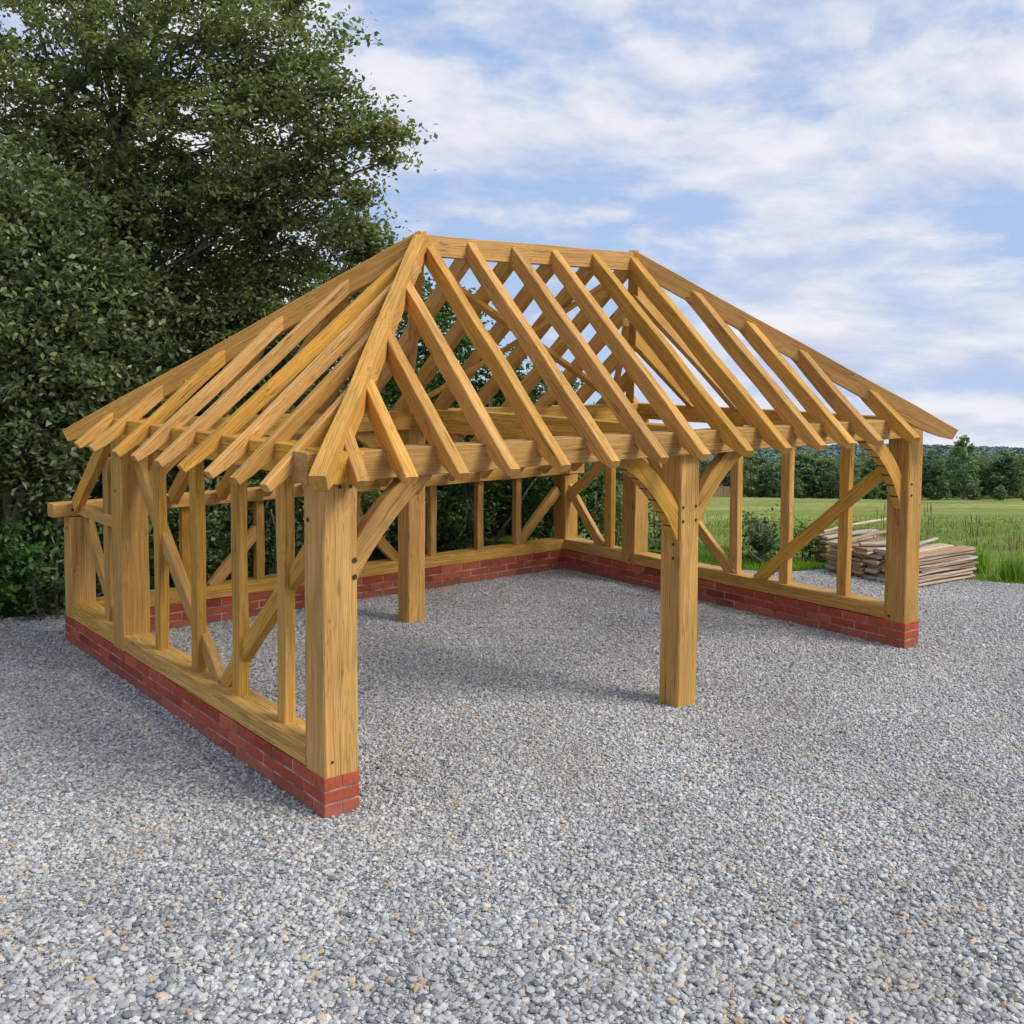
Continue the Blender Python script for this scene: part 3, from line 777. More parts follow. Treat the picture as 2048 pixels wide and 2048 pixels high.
# ------------------------------------------------------------------ foliage
def leaf_mesh(name, C, size, mat, parent=None, up_bias=0.5, elong=1.7, tone=None, droop=0.0):
    """C (n,3) leaf centres -> one quad (kite) per leaf"""
    n = len(C)
    nrm = rng.normal(size=(n, 3)); nrm[:, 2] = np.abs(nrm[:, 2]) * 1.0 + up_bias
    nrm /= np.linalg.norm(nrm, axis=1, keepdims=True)
    t = rng.normal(size=(n, 3)); t[:, 2] -= droop
    t -= nrm * (t * nrm).sum(1, keepdims=True); t /= np.linalg.norm(t, axis=1, keepdims=True) + 1e-9
    b = np.cross(nrm, t)
    s = (size * rng.uniform(.6, 1.35, n))[:, None]
    base = C - t * s * .5 * elong; tip = C + t * s * .5 * elong
    bend = nrm * s * rng.uniform(-.12, .22, (n, 1))
    l = C - b * s * .5 + bend - t * s * .1; r = C + b * s * .5 + bend - t * s * .1
    V = np.stack([base, r, tip, l], 1).reshape(-1, 3)
    F = np.arange(4 * n)
    if tone is None: tone = rng.beta(2, 2.2, n)
    me = mesh_np(name, V, F, np.full(n, 4), mat, False, tone)
    return link(bpy.data.objects.new(name, me), parent)

def cluster_points(blobs, density, leaf_per, spread, shell=0.35):
    """blobs: (x,y,z,r[,squash]); returns leaf centres, cluster tones, cluster centres with blob index"""
    P = []; Tn = []; CC = []
    for bi, bl in enumerate(blobs):
        x, y, z, r = bl[:4]; sq = bl[4] if len(bl) > 4 else 0.85
        nc = max(6, int(density * r * r))
        d = rng.normal(size=(nc, 3)); d /= np.linalg.norm(d, axis=1, keepdims=True)
        rr = r * (shell + (1 - shell) * rng.random(nc) ** .6) * rng.uniform(.85, 1.12, nc)
        c = d * rr[:, None]; c[:, 2] *= sq; c += (x, y, z)
        CC += [(bi, *q) for q in c]
        k = leaf_per
        ct = rng.normal(0, .16, nc)
        hang = rng.normal(size=(nc, 3)); hang[:, 2] *= .4; hang /= np.linalg.norm(hang, axis=1, keepdims=True)
        a = rng.normal(0, 1, (nc, k, 1)) * hang[:, None, :] * spread * 1.5 + rng.normal(0, 1, (nc, k, 3)) * spread * np.array([.62, .62, .42])
        P.append((c[:, None] + a).reshape(-1, 3))
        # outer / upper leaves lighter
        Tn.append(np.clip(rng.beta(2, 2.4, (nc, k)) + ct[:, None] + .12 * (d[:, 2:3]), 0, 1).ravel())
    return np.concatenate(P), np.concatenate(Tn), CC

def branch_path(a, b, sag=0.0, n=6, wob=.08):
    a = Vector(a); b = Vector(b); L = (b - a).length; pts = []
    o1 = Vector((random.uniform(-1, 1), random.uniform(-1, 1), random.uniform(-.3, .6))) * wob * L
    for i in range(n + 1):
        t = i / n; p = a.lerp(b, t) + o1 * math.sin(math.pi * t) + Vector((random.uniform(-1, 1), random.uniform(-1, 1), random.uniform(-1, 1))) * .012 * L
        p.z += sag * 4 * t * (1 - t); pts.append(p)
    return pts

def make_tree(name, label, cat, base, trunk_top, tr, blobs, mat, leaf=.06, density=60, leaf_per=40, spread=.16, group=None, twigs=6, shell=.35, elong=1.7, droop=.3, stems=1):
    base = Vector(base); root = empty(name, label, cat, base, 0, group)
    rel = lambda p: Vector(p) - base
    mb = MB(); tt = rel(trunk_top)
    tp = branch_path((0, 0, -.15), tt, n=9, wob=.04)
    mb.tube(tp, [tr * (1.25 - .2 * min(1, i) - .09 * i) for i in range(10)], 9)
    for s in range(1, stems):
        q = Vector((random.uniform(-.3, .3), random.uniform(-.3, .3), -.1)); e = tt * random.uniform(.7, 1.0) + Vector((random.uniform(-.8, .8), random.uniform(-.8, .8), 0))
        mb.tube(branch_path(q, e, n=7), [tr * .7 * (1 - .1 * i) for i in range(8)], 7)
    rb = [tuple(rel(b[:3])) + tuple(b[3:]) for b in blobs]
    P, Tn, CC = cluster_points(rb, density, leaf_per, spread, shell)
    for bi, b in enumerate(rb):
        st = tp[min(9, 4 + bi % 6)] if b[2] > tp[4].z else tp[3]
        path = branch_path(st, b[:3], n=6, wob=.1)
        r0 = min(tr * .42, .018 + .030 * b[3])
        mb.tube(path, [r0 * (1 - .11 * i) for i in range(7)], 6)
        mine = [c for c in CC if c[0] == bi]; random.shuffle(mine)
        for c in mine[:int(twigs * max(1, b[3]))]:
            s = path[random.randint(3, 6)]
            mb.tube(branch_path(s, c[1:4], n=4, wob=.12), [r0 * .35, r0 * .27, r0 * .2, r0 * .14, .004], 4)
    mb.build('trunk', BARK, root, True)
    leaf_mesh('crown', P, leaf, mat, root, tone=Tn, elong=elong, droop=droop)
    return root

CAM3 = Vector((-3.319, -6.122, 3.0)); FWD = Vector((.62270596, .78038545, -.05688446))
RGT = Vector((math.cos(R(38.588)), -math.sin(R(38.588)), 0)); UPV = RGT.cross(FWD)
# ------------------------------------------------------------------ trees and shrubs beside the frame
MAINB = [(0.85, 9.53, 8.53, 1.48), (2.3, 8.79, 8.87, 1.66), (3.12, 7.78, 8.37, .85), (0.88, 9.0, 6.82, 1.31), (2.22, 8.08, 7.07, 1.46), (3.12, 6.97, 6.92, 0.96), (3.43, 6.41, 6.13, 0.74), (3.65, 5.94, 5.76, 0.46), (3.86, 5.52, 5.64, 0.27), (2.71, 7.21, 5.76, 1.16), (1.85, 8.65, 5.59, 1.35), (0.7, 9.16, 5.32, 1.18), (3.44, 6.59, 5.29, 0.68), (3.61, 6.06, 5.14, 0.37), (2.57, 7.75, 4.72, 1.05), (3.36, 6.87, 4.77, 0.55), (1.6, 9.02, 4.33, 1.08), (3.65, 6.53, 6.72, 0.34), (3.38, 7.0, 7.45, 0.32), (3.95,5.55,5.42,.16), (3.72,5.83,4.95,.2), (3.60,6.2,4.55,.22), (3.72,6.3,6.35,.2), (4.0,5.6,5.75,.14), (2.9,7.3,5.1,.8), (2.2,8.0,5.0,.9), (3.1,7.2,4.4,.6), (2.95,7.35,6.2,.7), (1.2,8.6,5.0,.9), (.5, 8.4, 5.4, .7), (1.2, 8.0, 4.6, .6), (1.9, 7.9, 4.1, .6), (-.2, 8.6, 6.2, .7)]
SIDEB = [(3.51, 7.19, 3.75, 0.92), (4.24, 7.04, 4.35, 0.54), (4.55, 6.93, 4.51, 0.29), (2.96, 7.33, 3.18, 0.91), (3.93, 7.07, 3.19, 0.87), (4.62, 6.82, 3.78, 0.51), (4.35, 6.85, 4.62, .32), (4.78, 6.85, 4.30, .22), (4.05, 6.9, 4.75, .3), (2.71, 8.09, 3.76, 0.87), (3.31, 7.26, 2.47, 0.92), (2.58, 7.83, 2.33, 0.78)]
ROOFB = [(5.39, 7.2, 3.37, 0.77), (5.93, 7.04, 3.53, 0.51), (5.97, 6.69, 2.75, 0.77), (6.57, 6.46, 2.6, 0.55), (6.99, 6.11, 2.37, 0.47), (7.28, 5.9, 1.98, 0.39), (5.36, 6.88, 2.15, 0.91), (6.3, 6.5, 1.76, 0.8), (7.1, 6.2, 1.37, 0.7)]
WILLB = [(-0.28, 7.7, 4.43, 0.68), (0.17, 7.45, 4.13, 0.8), (0.56, 7.36, 3.65, 0.69), (-0.24, 7.46, 3.26, 0.91), (0.33, 7.33, 2.9, 0.8), (0.91, 7.3, 3.03, 0.57), (0.07, 7.5, 2.28, 0.8), (0.66, 7.4, 2.21, 0.63), (1.16, 7.4, 2.51, 0.51), (-0.47, 7.65, 2.04, 0.73), (0.14, 7.5, 1.66, 0.68), (1.15, 7.5, 3.75, .45), (1.45, 7.5, 3.2, .42), (1.65, 7.6, 2.6, .45), (.95, 7.3, 4.2, .32), (.45, 7.35, 4.75, .35), (-.1, 7.5, 5.05, .4), (1.3, 7.35, 2.0, .4), (1.85, 7.5, 3.5, .3), (.75, 7.6, 4.7, .3)]
DARKB = [(2.35, 9.11, 3.19, 0.9), (1.94, 8.85, 2.3, 0.95), (2.64, 8.53, 2.0, 0.96), (2.14, 8.62, 1.28, 0.95), (3.0, 7.94, 1.44, 0.95), (1.33, 8.76, 1.32, 0.85), (0.59, 9.06, 0.92, 0.84)]
gz = lambda x, y: float(ground_z(x, y))
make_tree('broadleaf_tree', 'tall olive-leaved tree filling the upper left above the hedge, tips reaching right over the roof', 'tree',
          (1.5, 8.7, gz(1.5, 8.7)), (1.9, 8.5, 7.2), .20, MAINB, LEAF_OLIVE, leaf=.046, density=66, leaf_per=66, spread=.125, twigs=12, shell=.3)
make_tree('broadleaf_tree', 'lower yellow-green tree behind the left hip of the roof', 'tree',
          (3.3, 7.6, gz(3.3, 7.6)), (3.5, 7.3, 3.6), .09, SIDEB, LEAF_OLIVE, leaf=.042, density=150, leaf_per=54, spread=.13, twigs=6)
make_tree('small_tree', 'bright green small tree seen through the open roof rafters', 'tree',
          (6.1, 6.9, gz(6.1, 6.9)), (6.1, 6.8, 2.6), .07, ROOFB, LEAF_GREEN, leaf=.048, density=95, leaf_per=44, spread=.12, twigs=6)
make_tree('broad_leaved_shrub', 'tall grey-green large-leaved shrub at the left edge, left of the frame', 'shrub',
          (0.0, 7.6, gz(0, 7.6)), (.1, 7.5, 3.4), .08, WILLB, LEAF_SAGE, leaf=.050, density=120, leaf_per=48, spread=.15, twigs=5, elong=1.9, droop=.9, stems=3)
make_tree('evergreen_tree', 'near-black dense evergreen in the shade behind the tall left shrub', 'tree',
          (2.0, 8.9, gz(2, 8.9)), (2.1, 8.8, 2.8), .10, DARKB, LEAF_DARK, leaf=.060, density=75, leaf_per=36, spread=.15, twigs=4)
# a second row of trees, deeper in the wood, closes the gaps low down
for i, (x, y, h, r, lab) in enumerate([
        (-1.6, 12.2, 4.6, 1.9, 'shaded tree deep in the wood at the far left edge'),
        (1.2, 12.6, 5.0, 2.0, 'shaded tree deep in the wood behind the tall olive tree'),
        (4.2, 11.6, 4.4, 1.8, 'shaded tree in the wood behind the lower yellow-green tree'),
        (6.6, 9.8, 3.0, 1.3, 'dark tree in the wood behind the bright green small tree'),
        (8.6, 9.0, 2.4, 1.1, 'dark low tree in the wood behind the far right corner of the frame')]):
    g = gz(x, y)
    bl = [(x + r * .6 * math.cos(k * 1.9) * (.6 + .4 * (k % 2)), y + r * .5 * math.sin(k * 1.9), g + h * (.12 + .80 * k / 9), r * (.72 - .03 * k)) for k in range(10)]
    make_tree('woodland_tree', lab, 'tree', (x, y, g), (x, y, g + h * .8), .12, bl, LEAF_DARK, leaf=.12, density=34, leaf_per=34, spread=.22, twigs=3)

# hedge shrubs at the foot of the trees
def shrub(name, label, x, y, r, h, mat, leaf=.045, density=150, per=30, cat='shrub', group=None, elong=1.7, spread=.09, squash=.9):
    g = gz(x, y) if not (in_yard(np.array([x]), np.array([y]))[0]) else 0.0
    n = 5 + int(h * 2); bl = []
    for k in range(n):
        a = k * 2.4 + x; rr = r * (.5 if k else 0); zz = g + h * (.22 + .58 * (k / (n - 1)))
        bl.append((x + rr * math.cos(a), y + rr * math.sin(a) * .8, zz, r * (.62 - .22 * k / (n - 1)), squash))
    return make_tree(name, label, cat, (x, y, g - .02), (x, y, g + h * .75), .03 + .01 * h, bl, mat, leaf=leaf, density=density, leaf_per=per, spread=spread, twigs=5, shell=.4, elong=elong, stems=3, group=group)
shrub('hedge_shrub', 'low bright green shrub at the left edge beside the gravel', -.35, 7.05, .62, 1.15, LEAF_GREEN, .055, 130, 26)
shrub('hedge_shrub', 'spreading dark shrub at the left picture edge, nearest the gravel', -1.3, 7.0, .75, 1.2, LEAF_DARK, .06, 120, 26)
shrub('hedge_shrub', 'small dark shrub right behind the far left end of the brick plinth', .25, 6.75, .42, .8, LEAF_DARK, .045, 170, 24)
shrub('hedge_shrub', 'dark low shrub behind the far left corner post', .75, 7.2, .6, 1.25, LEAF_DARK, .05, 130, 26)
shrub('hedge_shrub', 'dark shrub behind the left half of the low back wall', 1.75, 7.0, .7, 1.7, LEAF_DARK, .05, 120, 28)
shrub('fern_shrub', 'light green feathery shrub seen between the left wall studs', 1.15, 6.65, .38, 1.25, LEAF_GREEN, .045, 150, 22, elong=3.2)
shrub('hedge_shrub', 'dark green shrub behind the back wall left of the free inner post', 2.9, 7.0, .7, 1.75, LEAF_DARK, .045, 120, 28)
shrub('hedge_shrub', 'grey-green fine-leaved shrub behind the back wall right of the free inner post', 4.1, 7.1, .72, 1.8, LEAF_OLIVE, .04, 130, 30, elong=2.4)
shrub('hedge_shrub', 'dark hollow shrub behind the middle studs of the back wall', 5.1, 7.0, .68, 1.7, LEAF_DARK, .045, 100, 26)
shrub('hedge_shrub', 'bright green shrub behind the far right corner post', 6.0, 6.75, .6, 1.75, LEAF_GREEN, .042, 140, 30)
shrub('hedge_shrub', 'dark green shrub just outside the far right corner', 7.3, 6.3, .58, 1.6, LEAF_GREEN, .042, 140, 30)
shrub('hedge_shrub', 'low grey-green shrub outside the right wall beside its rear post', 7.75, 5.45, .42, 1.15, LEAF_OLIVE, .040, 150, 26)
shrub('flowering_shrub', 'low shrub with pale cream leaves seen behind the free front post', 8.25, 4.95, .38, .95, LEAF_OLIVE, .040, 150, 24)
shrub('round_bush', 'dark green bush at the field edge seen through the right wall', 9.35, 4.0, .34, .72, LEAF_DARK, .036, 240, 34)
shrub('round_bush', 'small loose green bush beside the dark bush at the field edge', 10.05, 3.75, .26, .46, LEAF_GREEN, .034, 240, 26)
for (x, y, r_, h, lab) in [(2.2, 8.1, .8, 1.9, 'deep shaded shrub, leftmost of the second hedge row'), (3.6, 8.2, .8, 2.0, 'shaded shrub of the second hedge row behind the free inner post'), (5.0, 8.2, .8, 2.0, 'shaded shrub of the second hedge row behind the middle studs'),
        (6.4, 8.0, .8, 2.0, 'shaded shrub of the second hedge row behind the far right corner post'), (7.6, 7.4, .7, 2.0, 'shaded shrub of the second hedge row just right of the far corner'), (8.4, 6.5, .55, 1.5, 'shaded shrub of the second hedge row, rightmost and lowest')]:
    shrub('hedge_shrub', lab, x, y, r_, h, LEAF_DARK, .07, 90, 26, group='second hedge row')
# cream flower heads
fm, fnt, fbs, fo = new_mat('cream_petal'); fbs.inputs['Base Color'].default_value = (.62, .58, .42, 1); fbs.inputs['Roughness'].default_value = .7
flow = [o for o in bpy.data.objects if o.name.startswith('flowering_shrub')][0]
for k in range(18):
    mb = MB()
    a = random.uniform(0, 6.28); r_ = random.uniform(.1, .36); z = random.uniform(.55, .98)
    c = Vector((8.25 + r_ * math.cos(a), 4.95 + r_ * math.sin(a), z)); q = random.uniform(.018, .035)
    for j in range(5):
        b_ = 1.256 * j; mb.add([c, c + Vector((math.cos(b_) * q, math.sin(b_) * q, .01)), c + Vector((math.cos(b_ + .6) * q * 1.2, math.sin(b_ + .6) * q * 1.2, .014)), c + Vector((math.cos(b_ + 1.2) * q, math.sin(b_ + 1.2) * q, .01))], [(0, 1, 2, 3)], .9)
    fo_ = mb.build('flower', fm, flow); fo_.location = -flow.location

# ------------------------------------------------------------------ grasses
MEADOWM = leaf_material('meadow_blade', [(0, (0.13, 0.20, 0.035)), (0.5, (0.21, 0.27, 0.055)), (1, (0.36, 0.35, 0.12))], trans=0.35, spec=0.2)
def blades(name, xs, ys, hmin, hmax, wid, mat, lean=.45, zoff=-.02, tone_shift=0.0, curl=.35):
    n = len(xs); z = ground_z(xs, ys) + zoff
    h = rng.uniform(hmin, hmax, n); a = rng.uniform(0, 6.283, n); ln = np.abs(rng.normal(0, lean, n)) * h
    dx, dy = np.cos(a), np.sin(a); w = wid * rng.uniform(.6, 1.4, n); px, py = -dy * w / 2, dx * w / 2
    lv = []
    for t, ww in ((0, 1.0), (.45, .8), (.8, .45), (1.0, .06)):
        off = ln * (t ** 1.8); zz = z + h * (t - curl * t ** 3 * np.minimum(1, ln / h))
        cx, cy = xs + dx * off, ys + dy * off
        lv.append(np.stack([cx - px * ww, cy - py * ww, zz], -1)); lv.append(np.stack([cx + px * ww, cy + py * ww, zz], -1))
    V = np.stack(lv, 1).reshape(-1, 3); k = (np.arange(n) * 8)[:, None]
    F = np.concatenate([k + np.array([[0, 1, 3, 2]]), k + np.array([[2, 3, 5, 4]]), k + np.array([[4, 5, 7, 6]])], 1).reshape(-1)
    tn = np.clip(rng.beta(2, 2.2, n) + tone_shift, 0, 1)
    me = mesh_np(name, V, F, np.full(3 * n, 4), mat, False, np.repeat(tn, 3))
    return link(bpy.data.objects.new(name, me))

def scatter(n, x0, x1, y0, y1, test=None, clump=0, cr=.25):
    if clump:
        cx = rng.uniform(x0, x1, clump); cy = rng.uniform(y0, y1, clump); i = rng.integers(0, clump, n)
        x = cx[i] + rng.normal(0, cr, n); y = cy[i] + rng.normal(0, cr, n)
    else: x = rng.uniform(x0, x1, n); y = rng.uniform(y0, y1, n)
    k = ~in_yard(x, y)
    if test is not None: k &= test(x, y)
    return x[k], y[k]
dep = lambda x, y: (x - CAM[0]) * DX + (y - CAM[1]) * DY
lat = lambda x, y: (x - CAM[0]) * DY - (y - CAM[1]) * DX
# tall lush verge right of and behind the timber stack
x, y = scatter(95000, 8.6, 18, -5, 6.5, lambda x, y: (dep(x, y) < 11.6 + 4.2 * rng.random(len(x)) ** 2.4) & (lat(x, y) > 3.6), clump=560, cr=.18)
tag(blades('verge_grass', x, y, .10, .33, .011, GRASSM, lean=.6, curl=.5), 'long bright green grass along the edge of the gravel', 'long grass', kind='stuff')
x, y = scatter(150000, 8, 34, -4, 28, lambda x, y: (dep(x, y) > 12.5) & (dep(x, y) < 14 + 20 * rng.random(len(x)) ** 1.5) & (lat(x, y) > 1.5) & (lat(x, y) < .62 * dep(x, y)))
tag(blades('meadow_grass', x, y,  .03, .09, .014, MEADOWM), 'shorter paler grass of the field beyond the verge', 'field grass', kind='stuff')
x, y = scatter(9000, 7.6, 9.8, 2.9, 6.4, None)
tag(blades('short_grass', x, y, .03, .11, .009, GRASSM, tone_shift=-.15), 'short green grass outside the right wall of the frame', 'grass', kind='stuff')
x, y = scatter(2500, -4.5, 1.2, 6.2, 7.9, None)
tag(blades('weeds', x, y, .02, .13, .010, GRASSM, tone_shift=-.45), 'sparse weeds at the foot of the left hedge', 'weeds', kind='stuff')
# separate tussocks with seed heads
def tussock(x, y, h, n, label, group):
    g = gz(x, y); r = empty('grass_tussock', label, 'grass tussock', (x, y, g), 0, group)
    xs = x + rng.normal(0, .10, n); ys = y + rng.normal(0, .10, n)
    o = blades('blade', xs, ys, h * .55, h, .012, GRASSM, lean=.42, tone_shift=-.08); o.parent = r; o.matrix_local = Matrix.Translation((-x, -y, -g))
    for k in range(max(5, n // 24)):
        a = random.uniform(0, 6.28); q = random.uniform(0, .12); b0 = Vector((q * math.cos(a), q * math.sin(a), 0)); L_ = h * random.uniform(1.15, 1.6)
        tip = b0 + Vector((random.uniform(-.14, .14) * L_, random.uniform(-.14, .14) * L_, L_)); m_ = b0.lerp(tip, .6) + Vector((0, 0, .02)); d_ = (tip - m_).normalized()
        mb = MB(); mb.tube([b0, m_, tip - d_ * .13, tip - d_ * .09, tip - d_ * .04, tip + d_ * .02], [.003, .0022, .0018, .009, .007, .001], 5, random.random())
        mb.build('seed_stalk', SEEDM, r)
    return r
for (x, y, h, n, lab) in [
        (10.35, 2.62, .62, 190, 'tall tussock with brown seed heads directly behind the right end of the timber stack'),
        (10.75, 2.15, .60, 190, 'tall tussock with dense brown seed heads, tallest right of the corner post'),
        (11.25, 1.75, .50, 170, 'arching green tussock one step right of the tallest tussock'),
        (10.10, 3.05, .50, 150, 'tussock with thin stalks close beside the front right corner post')]:
    tussock(x, y, h, n, lab, 'tussocks beyond the timber stack')
for (x, y, h, n, lab) in [(11.45, .75, .44, 260, 'low arching tussock at the gravel edge near the right picture edge'), (11.15, 1.15, .40, 220, 'low arching tussock at the gravel edge beside the end of the timber stack'), (12.1, .55, .50, 240, 'broad arching tussock at the right picture edge')]:
    tussock(x, y, h, n, lab, 'arching tussocks at the gravel edge')

# ------------------------------------------------------------------ the stack of rough timber
PLANKS = [PLANKM, wood_material('grey_plank', (0.24, 0.19, 0.16), (0.46, 0.39, 0.35), (0.66, 0.59, 0.56), rough=0.85), wood_material('brown_plank', (0.16, 0.09, 0.045), (0.36, 0.22, 0.12), (0.52, 0.36, 0.22), rough=0.8)]
def plank(name, A, B, w, t, label, group, bow=0.0, wav=.006):
    me, M = beam(name, A, B, w, t, mat=random.choice(PLANKS), bow=bow, cham=t * .28, jit=wav if t > .045 else wav * .8, seg=14, mesh_only=True)
    o = bpy.data.objects.new(name, me); link(o); o.matrix_world = M
    return tag(o, label, 'plank', group)
# stack axes: long side a (towards the right of the picture), short side b (away)
P0 = Vector((9.18, 1.72, 0)); ax = Vector((.985, -.17, 0)).normalized()
P0 = Vector((9.46, 2.92, 0)); CR = Vector((9.52, 1.52, 0)); RT_ = Vector((10.80, 1.42, 0))
# the stack has one corner towards the camera: planks lie parallel to the right-hand visible face
u_ = (RT_ - CR).normalized(); v_ = (P0 - CR).normalized()
zc = 0.012
for layer in range(10):
    th = random.uniform(.034, .052); nn = random.choice([5, 6, 7])
    for k in range(nn):
        wdt = 1.42 / nn
        off = v_ * (wdt * (k + .5) + random.uniform(-.012, .012))
        A = CR + off + u_ * random.uniform(-.09, .07) + Vector((0, 0, zc + th / 2)); B = CR + off + u_ * (1.30 + random.uniform(-.14, .10) - .02 * layer) + Vector((0, 0, zc + th / 2 + random.uniform(-.004, .010)))
        top = layer == 9
        plank('rough_plank', A, B, wdt * random.uniform(.82, .95), th * random.uniform(.82, .97),
              'rough sawn board lying on the top layer of the timber stack' if top else 'rough weathered board inside the timber stack below its top layer', 'boards of the timber stack, top layer' if top else 'boards of the timber stack, lower layers', bow=random.uniform(-.014, .020))
    zc += th
# loose laths lying askew on top and behind
zt = zc + .03
plank('lath', CR + v_ * .25 + u_ * .0 + Vector((0, 0, zt)), CR + v_ * .55 + u_ * 1.15 + Vector((0, 0, zt + .03)), .06, .035, 'pale bent lath lying askew across the front of the timber stack', None, bow=.02)
plank('lath', CR + v_ * 1.05 + u_ * (-.1) + Vector((0, 0, zt + .02)), CR + v_ * 1.20 + u_ * 1.05 + Vector((0, 0, zt + .06)), .055, .035, 'pale lath lying along the back of the timber stack', None, bow=.02)
plank('short_board', CR + v_ * .92 + u_ * .02 + Vector((0, 0, zt)), CR + v_ * .70 + u_ * .38 + Vector((0, 0, zt + .01)), .09, .045, 'short dark brown offcut lying on the timber stack', None)
# second, smaller pile behind on the grass
Q = Vector((10.15, 3.45, gz(10.15, 3.45)))
zz = .02
for layer in range(6):
    for k in range(2):
        plank('rough_plank', Q + v_ * (.13 * k) + Vector((0, 0, zz)) + u_ * random.uniform(-.1, .05), Q + v_ * (.13 * k) + u_ * (1.0 + random.uniform(-.25, .2)) + Vector((0, 0, zz + random.uniform(0, .02))), .11, .045, 'pale weathered board in the small pile on the grass behind the timber stack', 'boards of the small rear pile', bow=.01)
    zz += .062
plank('pole', Q + Vector((-.05, 0, zz + .03)), Q + u_ * 1.5 + Vector((0, 0, zz + .09)), .05, .04, 'long pale pole lying on top of the small rear pile', None, bow=.03)

# ------------------------------------------------------------------ distant fence, woods, hills
fe = empty('garden_fence', 'small weathered board fence at the far edge of the field', 'fence', (96, 84, gz(96, 84)))
fd = Vector((.72, -.69, 0))
for k in range(4):
    mb = MB()
    mb.box(-.05, .05, -.05, .05, -.3, 1.75); o = mb.build('fence_post', PLANKS[2], fe); o.location = fd * (k * 1.8)
    o.location.z = gz(96 + fd.x * k * 1.8, 84 + fd.y * k * 1.8) - fe.location.z
    if k < 3:
        mb = MB()
        for j in range(11): mb.box(.08 + j * .155, .22 + j * .155, -.02, .02, .05, 1.6 + random.uniform(-.03, .03))
        o = mb.build('fence_panel', PLANKS[2], fe); o.location = fd * (k * 1.8); o.location.z = gz(96 + fd.x * (k + .5) * 1.8, 84 + fd.y * (k + .5) * 1.8) - fe.location.z
        o.rotation_euler = (0, 0, math.atan2(fd.y, fd.x))

def far_variant(kind):
    """trunk + crown meshes of a tree about 10 m tall at the origin"""
    h = {0: 10.0, 1: 8.2, 2: 11.5, 3: 6.0, 4: 9.0}[kind]; w = {0: 3.6, 1: 3.9, 2: 3.0, 3: 2.9, 4: 4.3}[kind]
    bl = []
    for k in range(13):
        a = k * 2.399; f = k / 12; rr = w * .62 * math.sin(math.pi * (.18 + .72 * f)) * random.uniform(.7, 1.1) * (0 if k == 12 else 1)
        bl.append((rr * math.cos(a), rr * math.sin(a), h * (.16 + .72 * f), w * random.uniform(.34, .50) * (1 - .35 * f), .85))
    P, Tn, CC = cluster_points(bl, 12, 20, .30, .45)
    o = leaf_mesh('crown', P, .34, LEAF_FAR, tone=Tn, elong=1.3)
    mb = MB(); mb.tube([(0, 0, -.6), (.1, .1, h * .3), (0, .1, h * .7)], [.3, .22, .08], 7)
    for b in bl[:8]: mb.tube([(0, 0, h * .3), b[:3]], [.12, .03], 5)
    t = mb.build('trunk', BARK, None, True)
    me, tm = o.data, t.data
    bpy.data.objects.remove(o); bpy.data.objects.remove(t)
    return me, tm
VAR = [far_variant(k) for k in range(5)]
FARLAB = {
    'front': 'leafy tree in the front rank of the wood along the far side of the field',
    'back': 'leafy tree in the rear ranks of the wood beyond the field',
    'bush': 'small round bush standing alone in front of the wood, out on the field'}
def far_tree(name, x, y, s, k, label, cat, group):
    o = bpy.data.objects.new(name, None); o.empty_display_size = .1; link(o); o.location = (x, y, gz(x, y) - .1); o.scale = (s, s, s * random.uniform(.9, 1.1)); o.rotation_euler = (0, 0, random.uniform(0, 6.28))
    tag(o, label, cat, group)
    me, tm = VAR[k]
    link(bpy.data.objects.new('crown', me), o); link(bpy.data.objects.new('trunk', tm), o)
def place(dp, lt):
    p = CAM + FW * dp + RT * lt; return p[0], p[1]
random.seed(21)
# front rank: depth ~150-200, lateral from the left of the opening to past the right edge
lt = 4.0
while lt < 96:
    f = (lt - 4) / 92; dp = 150 + 42 * f + random.uniform(-7, 7)
    x, y = place(dp, lt)
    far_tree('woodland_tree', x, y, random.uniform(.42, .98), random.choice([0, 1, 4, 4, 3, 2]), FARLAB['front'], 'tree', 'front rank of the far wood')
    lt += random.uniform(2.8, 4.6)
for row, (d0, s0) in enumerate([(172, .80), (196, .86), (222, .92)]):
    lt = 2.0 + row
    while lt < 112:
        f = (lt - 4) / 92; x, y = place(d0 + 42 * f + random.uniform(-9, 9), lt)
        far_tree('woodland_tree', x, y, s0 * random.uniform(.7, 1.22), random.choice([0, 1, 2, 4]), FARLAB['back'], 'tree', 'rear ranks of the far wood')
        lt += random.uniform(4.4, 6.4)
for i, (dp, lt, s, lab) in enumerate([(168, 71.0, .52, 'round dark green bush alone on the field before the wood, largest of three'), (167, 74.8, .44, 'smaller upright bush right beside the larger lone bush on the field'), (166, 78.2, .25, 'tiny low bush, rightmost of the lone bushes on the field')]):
    x, y = place(dp, lt); far_tree('round_bush', x, y, s, 3, lab, 'bush', 'lone bushes on the field')

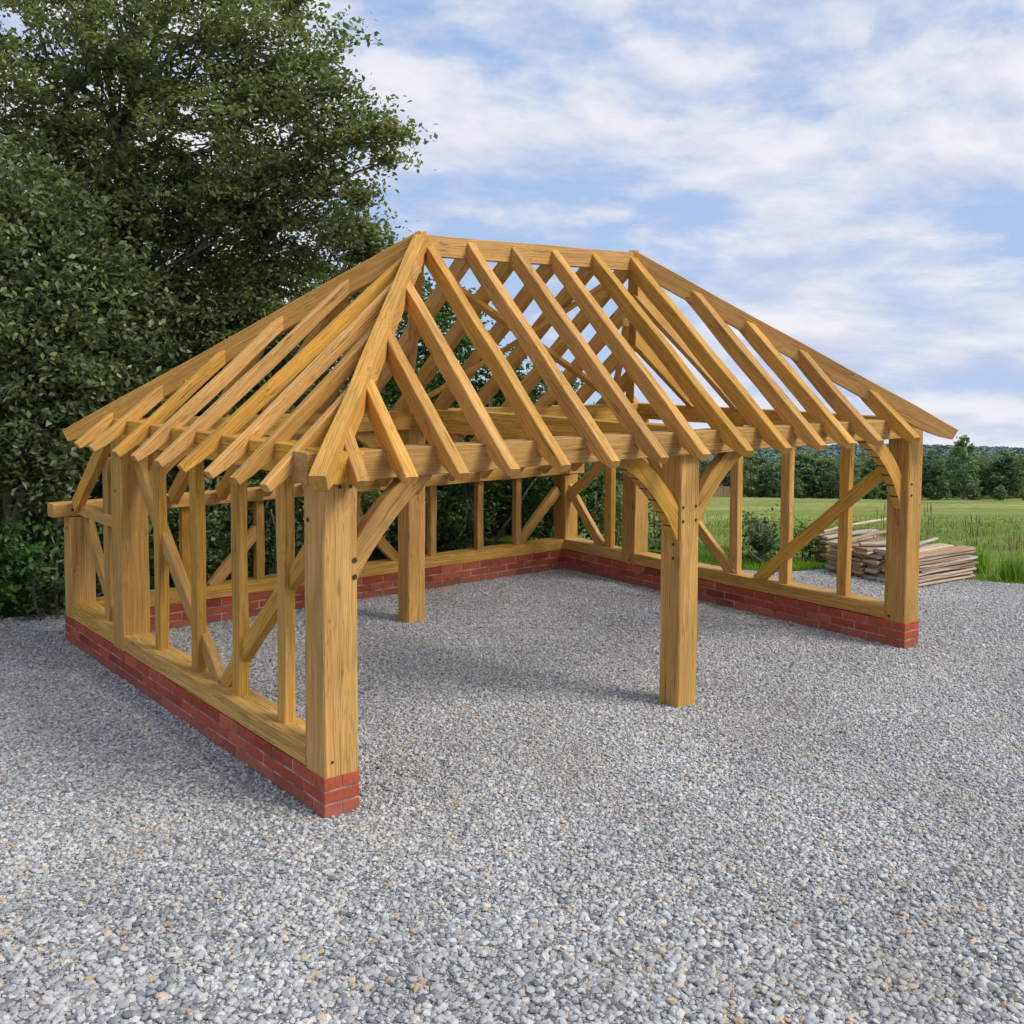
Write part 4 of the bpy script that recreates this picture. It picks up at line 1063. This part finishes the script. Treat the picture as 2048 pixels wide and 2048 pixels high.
def hill_wood(name, label, d0, d1, n, leaf, hgt, mat, ridge):
    u = rng.random(n); dp = d0 + (d1 - d0) * u; lt = rng.uniform(-.15, .62, n) * dp
    nm = np.sin(lt * .021 + 1.0) * .5 + np.sin(lt * .009 + dp * .004) * .5
    x = CAM[0] + FW[0] * dp + RT[0] * lt; y = CAM[1] + FW[1] * dp + RT[1] * lt
    rad = rng.uniform(3.0, 6.0, n); z = ground_z(x, y) + ridge(dp, lt) + hgt + nm * 1.5
    k = 46; d = rng.normal(size=(n, k, 3)); d /= np.linalg.norm(d, axis=2, keepdims=True); d[..., 2] = np.abs(d[..., 2]) * .9 - .25
    P = np.stack([x, y, z], -1)[:, None] + d * rad[:, None, None] * rng.uniform(.8, 1.05, (n, k, 1))
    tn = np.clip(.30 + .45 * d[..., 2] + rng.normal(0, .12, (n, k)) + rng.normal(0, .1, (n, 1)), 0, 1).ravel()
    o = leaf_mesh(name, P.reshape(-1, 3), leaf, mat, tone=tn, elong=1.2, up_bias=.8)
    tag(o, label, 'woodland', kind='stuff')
# lines of sight: keep crowns just under the far skyline
def ridge_to(vslope, hg):
    return lambda dp, lt: (3.0 - vslope * dp) - (hg + ground_z(CAM[0] + FW[0] * dp + RT[0] * lt, CAM[1] + FW[1] * dp + RT[1] * lt))
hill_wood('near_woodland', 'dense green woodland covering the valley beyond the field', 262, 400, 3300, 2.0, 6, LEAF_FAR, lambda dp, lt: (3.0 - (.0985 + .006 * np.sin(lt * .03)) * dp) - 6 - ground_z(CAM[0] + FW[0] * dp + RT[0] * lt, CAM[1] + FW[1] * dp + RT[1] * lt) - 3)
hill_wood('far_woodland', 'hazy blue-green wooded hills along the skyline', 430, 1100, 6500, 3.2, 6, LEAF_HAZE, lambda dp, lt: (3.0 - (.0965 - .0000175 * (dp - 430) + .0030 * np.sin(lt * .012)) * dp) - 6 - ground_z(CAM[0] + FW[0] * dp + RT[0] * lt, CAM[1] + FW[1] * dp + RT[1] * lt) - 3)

# ------------------------------------------------------------------ sky, sun, camera
SUN_AZ, SUN_EL = R(152), R(44)     # azimuth clockwise from +Y
w = bpy.data.worlds.new('World'); S.world = w; w.use_nodes = True
nt = w.node_tree; nt.nodes.clear(); L = nt.links.new
out = nt.nodes.new('ShaderNodeOutputWorld'); bg = nt.nodes.new('ShaderNodeBackground'); L(bg.outputs[0], out.inputs[0])
sky = nt.nodes.new('ShaderNodeTexSky'); sky.sky_type = 'NISHITA'; sky.sun_disc = False; sky.sun_elevation = SUN_EL; sky.sun_rotation = SUN_AZ
sky.altitude = 100; sky.air_density = 1.0; sky.dust_density = 1.5
tc = nt.nodes.new('ShaderNodeTexCoord')
sep = nt.nodes.new('ShaderNodeSeparateXYZ'); L(tc.outputs['Generated'], sep.inputs[0])
# the land falls away from the viewer, so the visible sky starts a little below eye level
zs = mth(nt, 'MAXIMUM', mth(nt, 'ADD', sep.outputs[2], 0.125), 0.012)
cv = nt.nodes.new('ShaderNodeCombineXYZ'); L(sep.outputs[0], cv.inputs[0]); L(sep.outputs[1], cv.inputs[1]); L(zs, cv.inputs[2])
L(cv.outputs[0], sky.inputs['Vector'])
# clouds: soft stratocumulus banks, flattened towards the horizon
cp = nt.nodes.new('ShaderNodeCombineXYZ'); L(sep.outputs[0], cp.inputs[0]); L(sep.outputs[1], cp.inputs[1])
zz = mth(nt, 'MULTIPLY', mth(nt, 'POWER', zs, 0.62), 2.5); L(zz, cp.inputs[2])
def cloud(off, sc, det, dist):
    mp = nt.nodes.new('ShaderNodeMapping'); mp.inputs['Location'].default_value = off; mp.inputs['Scale'].default_value = (sc, sc, sc)
    L(cp.outputs[0], mp.inputs[0]); n = N(nt, 'ShaderNodeTexNoise', i_Scale=1.0, i_Detail=det, i_Roughness=0.58, i_Distortion=dist); L(mp.outputs[0], n.inputs['Vector']); return n.outputs[0]
O = (5.2, 1.9, 0.7)
n1 = cloud(O, 3.3, 10.0, .12); n1u = cloud((O[0] - .02, O[1] - .05, O[2] + .15), 3.3, 10.0, .12)
n2 = cloud((1.0, 4.0, 2.2), 7.5, 8.0, .4)
dens = mth(nt, 'ADD', mth(nt, 'MULTIPLY', n1, .80), mth(nt, 'MULTIPLY', n2, .20))
bias = ramp(nt, [(0.0, 0.095), (0.10, 0.07), (0.17, 0.08), (0.24, .04), (0.36, 0.105), (0.52, 0.095), (0.66, .045), (1.0, 0.05)], zs)
dens = mth(nt, 'ADD', dens, mth(nt, 'SUBTRACT', bias.outputs[0], 0.05))
mask = ramp(nt, [(0.435, 0.0), (0.478, 0.45), (0.52, 0.84), (0.60, 1.0)], dens)
shade = mth(nt, 'ADD', mth(nt, 'MULTIPLY', mth(nt, 'SUBTRACT', n1, n1u), 4.0), 0.50, True)
ccol = ramp(nt, [(0.10, (6.0, 6.7, 8.7)), (0.45, (7.6, 7.95, 9.3)), (0.8, (9.2, 9.2, 9.8))], shade)
pale = mixc(nt, .80, sky.outputs[0], (4.2, 6.1, 9.7))
hz = ramp(nt, [(0.0, 1.0), (0.12, 0.6), (0.40, 0.0)], zs)
pale = mixc(nt, mth(nt, 'MULTIPLY', hz.outputs[0], .70), pale, (6.2, 7.4, 9.5))
col = mixc(nt, mask.outputs[0], pale, ccol.outputs[0])
L(col, bg.inputs['Color']); bg.inputs['Strength'].default_value = 0.095

sd = Vector((math.sin(SUN_AZ) * math.cos(SUN_EL), math.cos(SUN_AZ) * math.cos(SUN_EL), math.sin(SUN_EL)))
sl = bpy.data.lights.new('sun', 'SUN'); sl.energy = 3.1; sl.angle = R(24); sl.color = (1.0, .95, .87)
so = bpy.data.objects.new('sun', sl); link(so); so.location = sd * 60; so.rotation_euler = (-sd).to_track_quat('-Z', 'Y').to_euler()

cam = bpy.data.cameras.new('camera'); co = bpy.data.objects.new('camera', cam); link(co)
f, ox, oy, rl = 2052.06, 8.766, -180.396, R(0.338)
cam.sensor_width = 36; cam.lens = f / 1932 * 36; cam.shift_x = -ox / 1932; cam.shift_y = oy / 1932
cam.clip_start = .05; cam.clip_end = 6000
X = RGT * math.cos(rl) + UPV * math.sin(rl); Y = -RGT * math.sin(rl) + UPV * math.cos(rl)
M = Matrix((X, Y, -FWD)).transposed().to_4x4(); M.translation = CAM3; co.matrix_world = M
S.camera = co
S.view_settings.view_transform = 'Standard'; S.view_settings.look = 'None'; S.view_settings.exposure = 0; S.view_settings.gamma = 1
S.render.resolution_x = S.render.resolution_y = 1024
S.render.film_transparent = False
S.cycles.max_bounces = 3; S.cycles.diffuse_bounces = 3; S.cycles.transmission_bounces = 2; S.cycles.glossy_bounces = 1; S.cycles.transparent_max_bounces = 4
S.cycles.use_denoising = True
S.cycles.use_adaptive_sampling = True; S.cycles.adaptive_threshold = 0.03
S.cycles.caustics_reflective = False; S.cycles.caustics_refractive = False
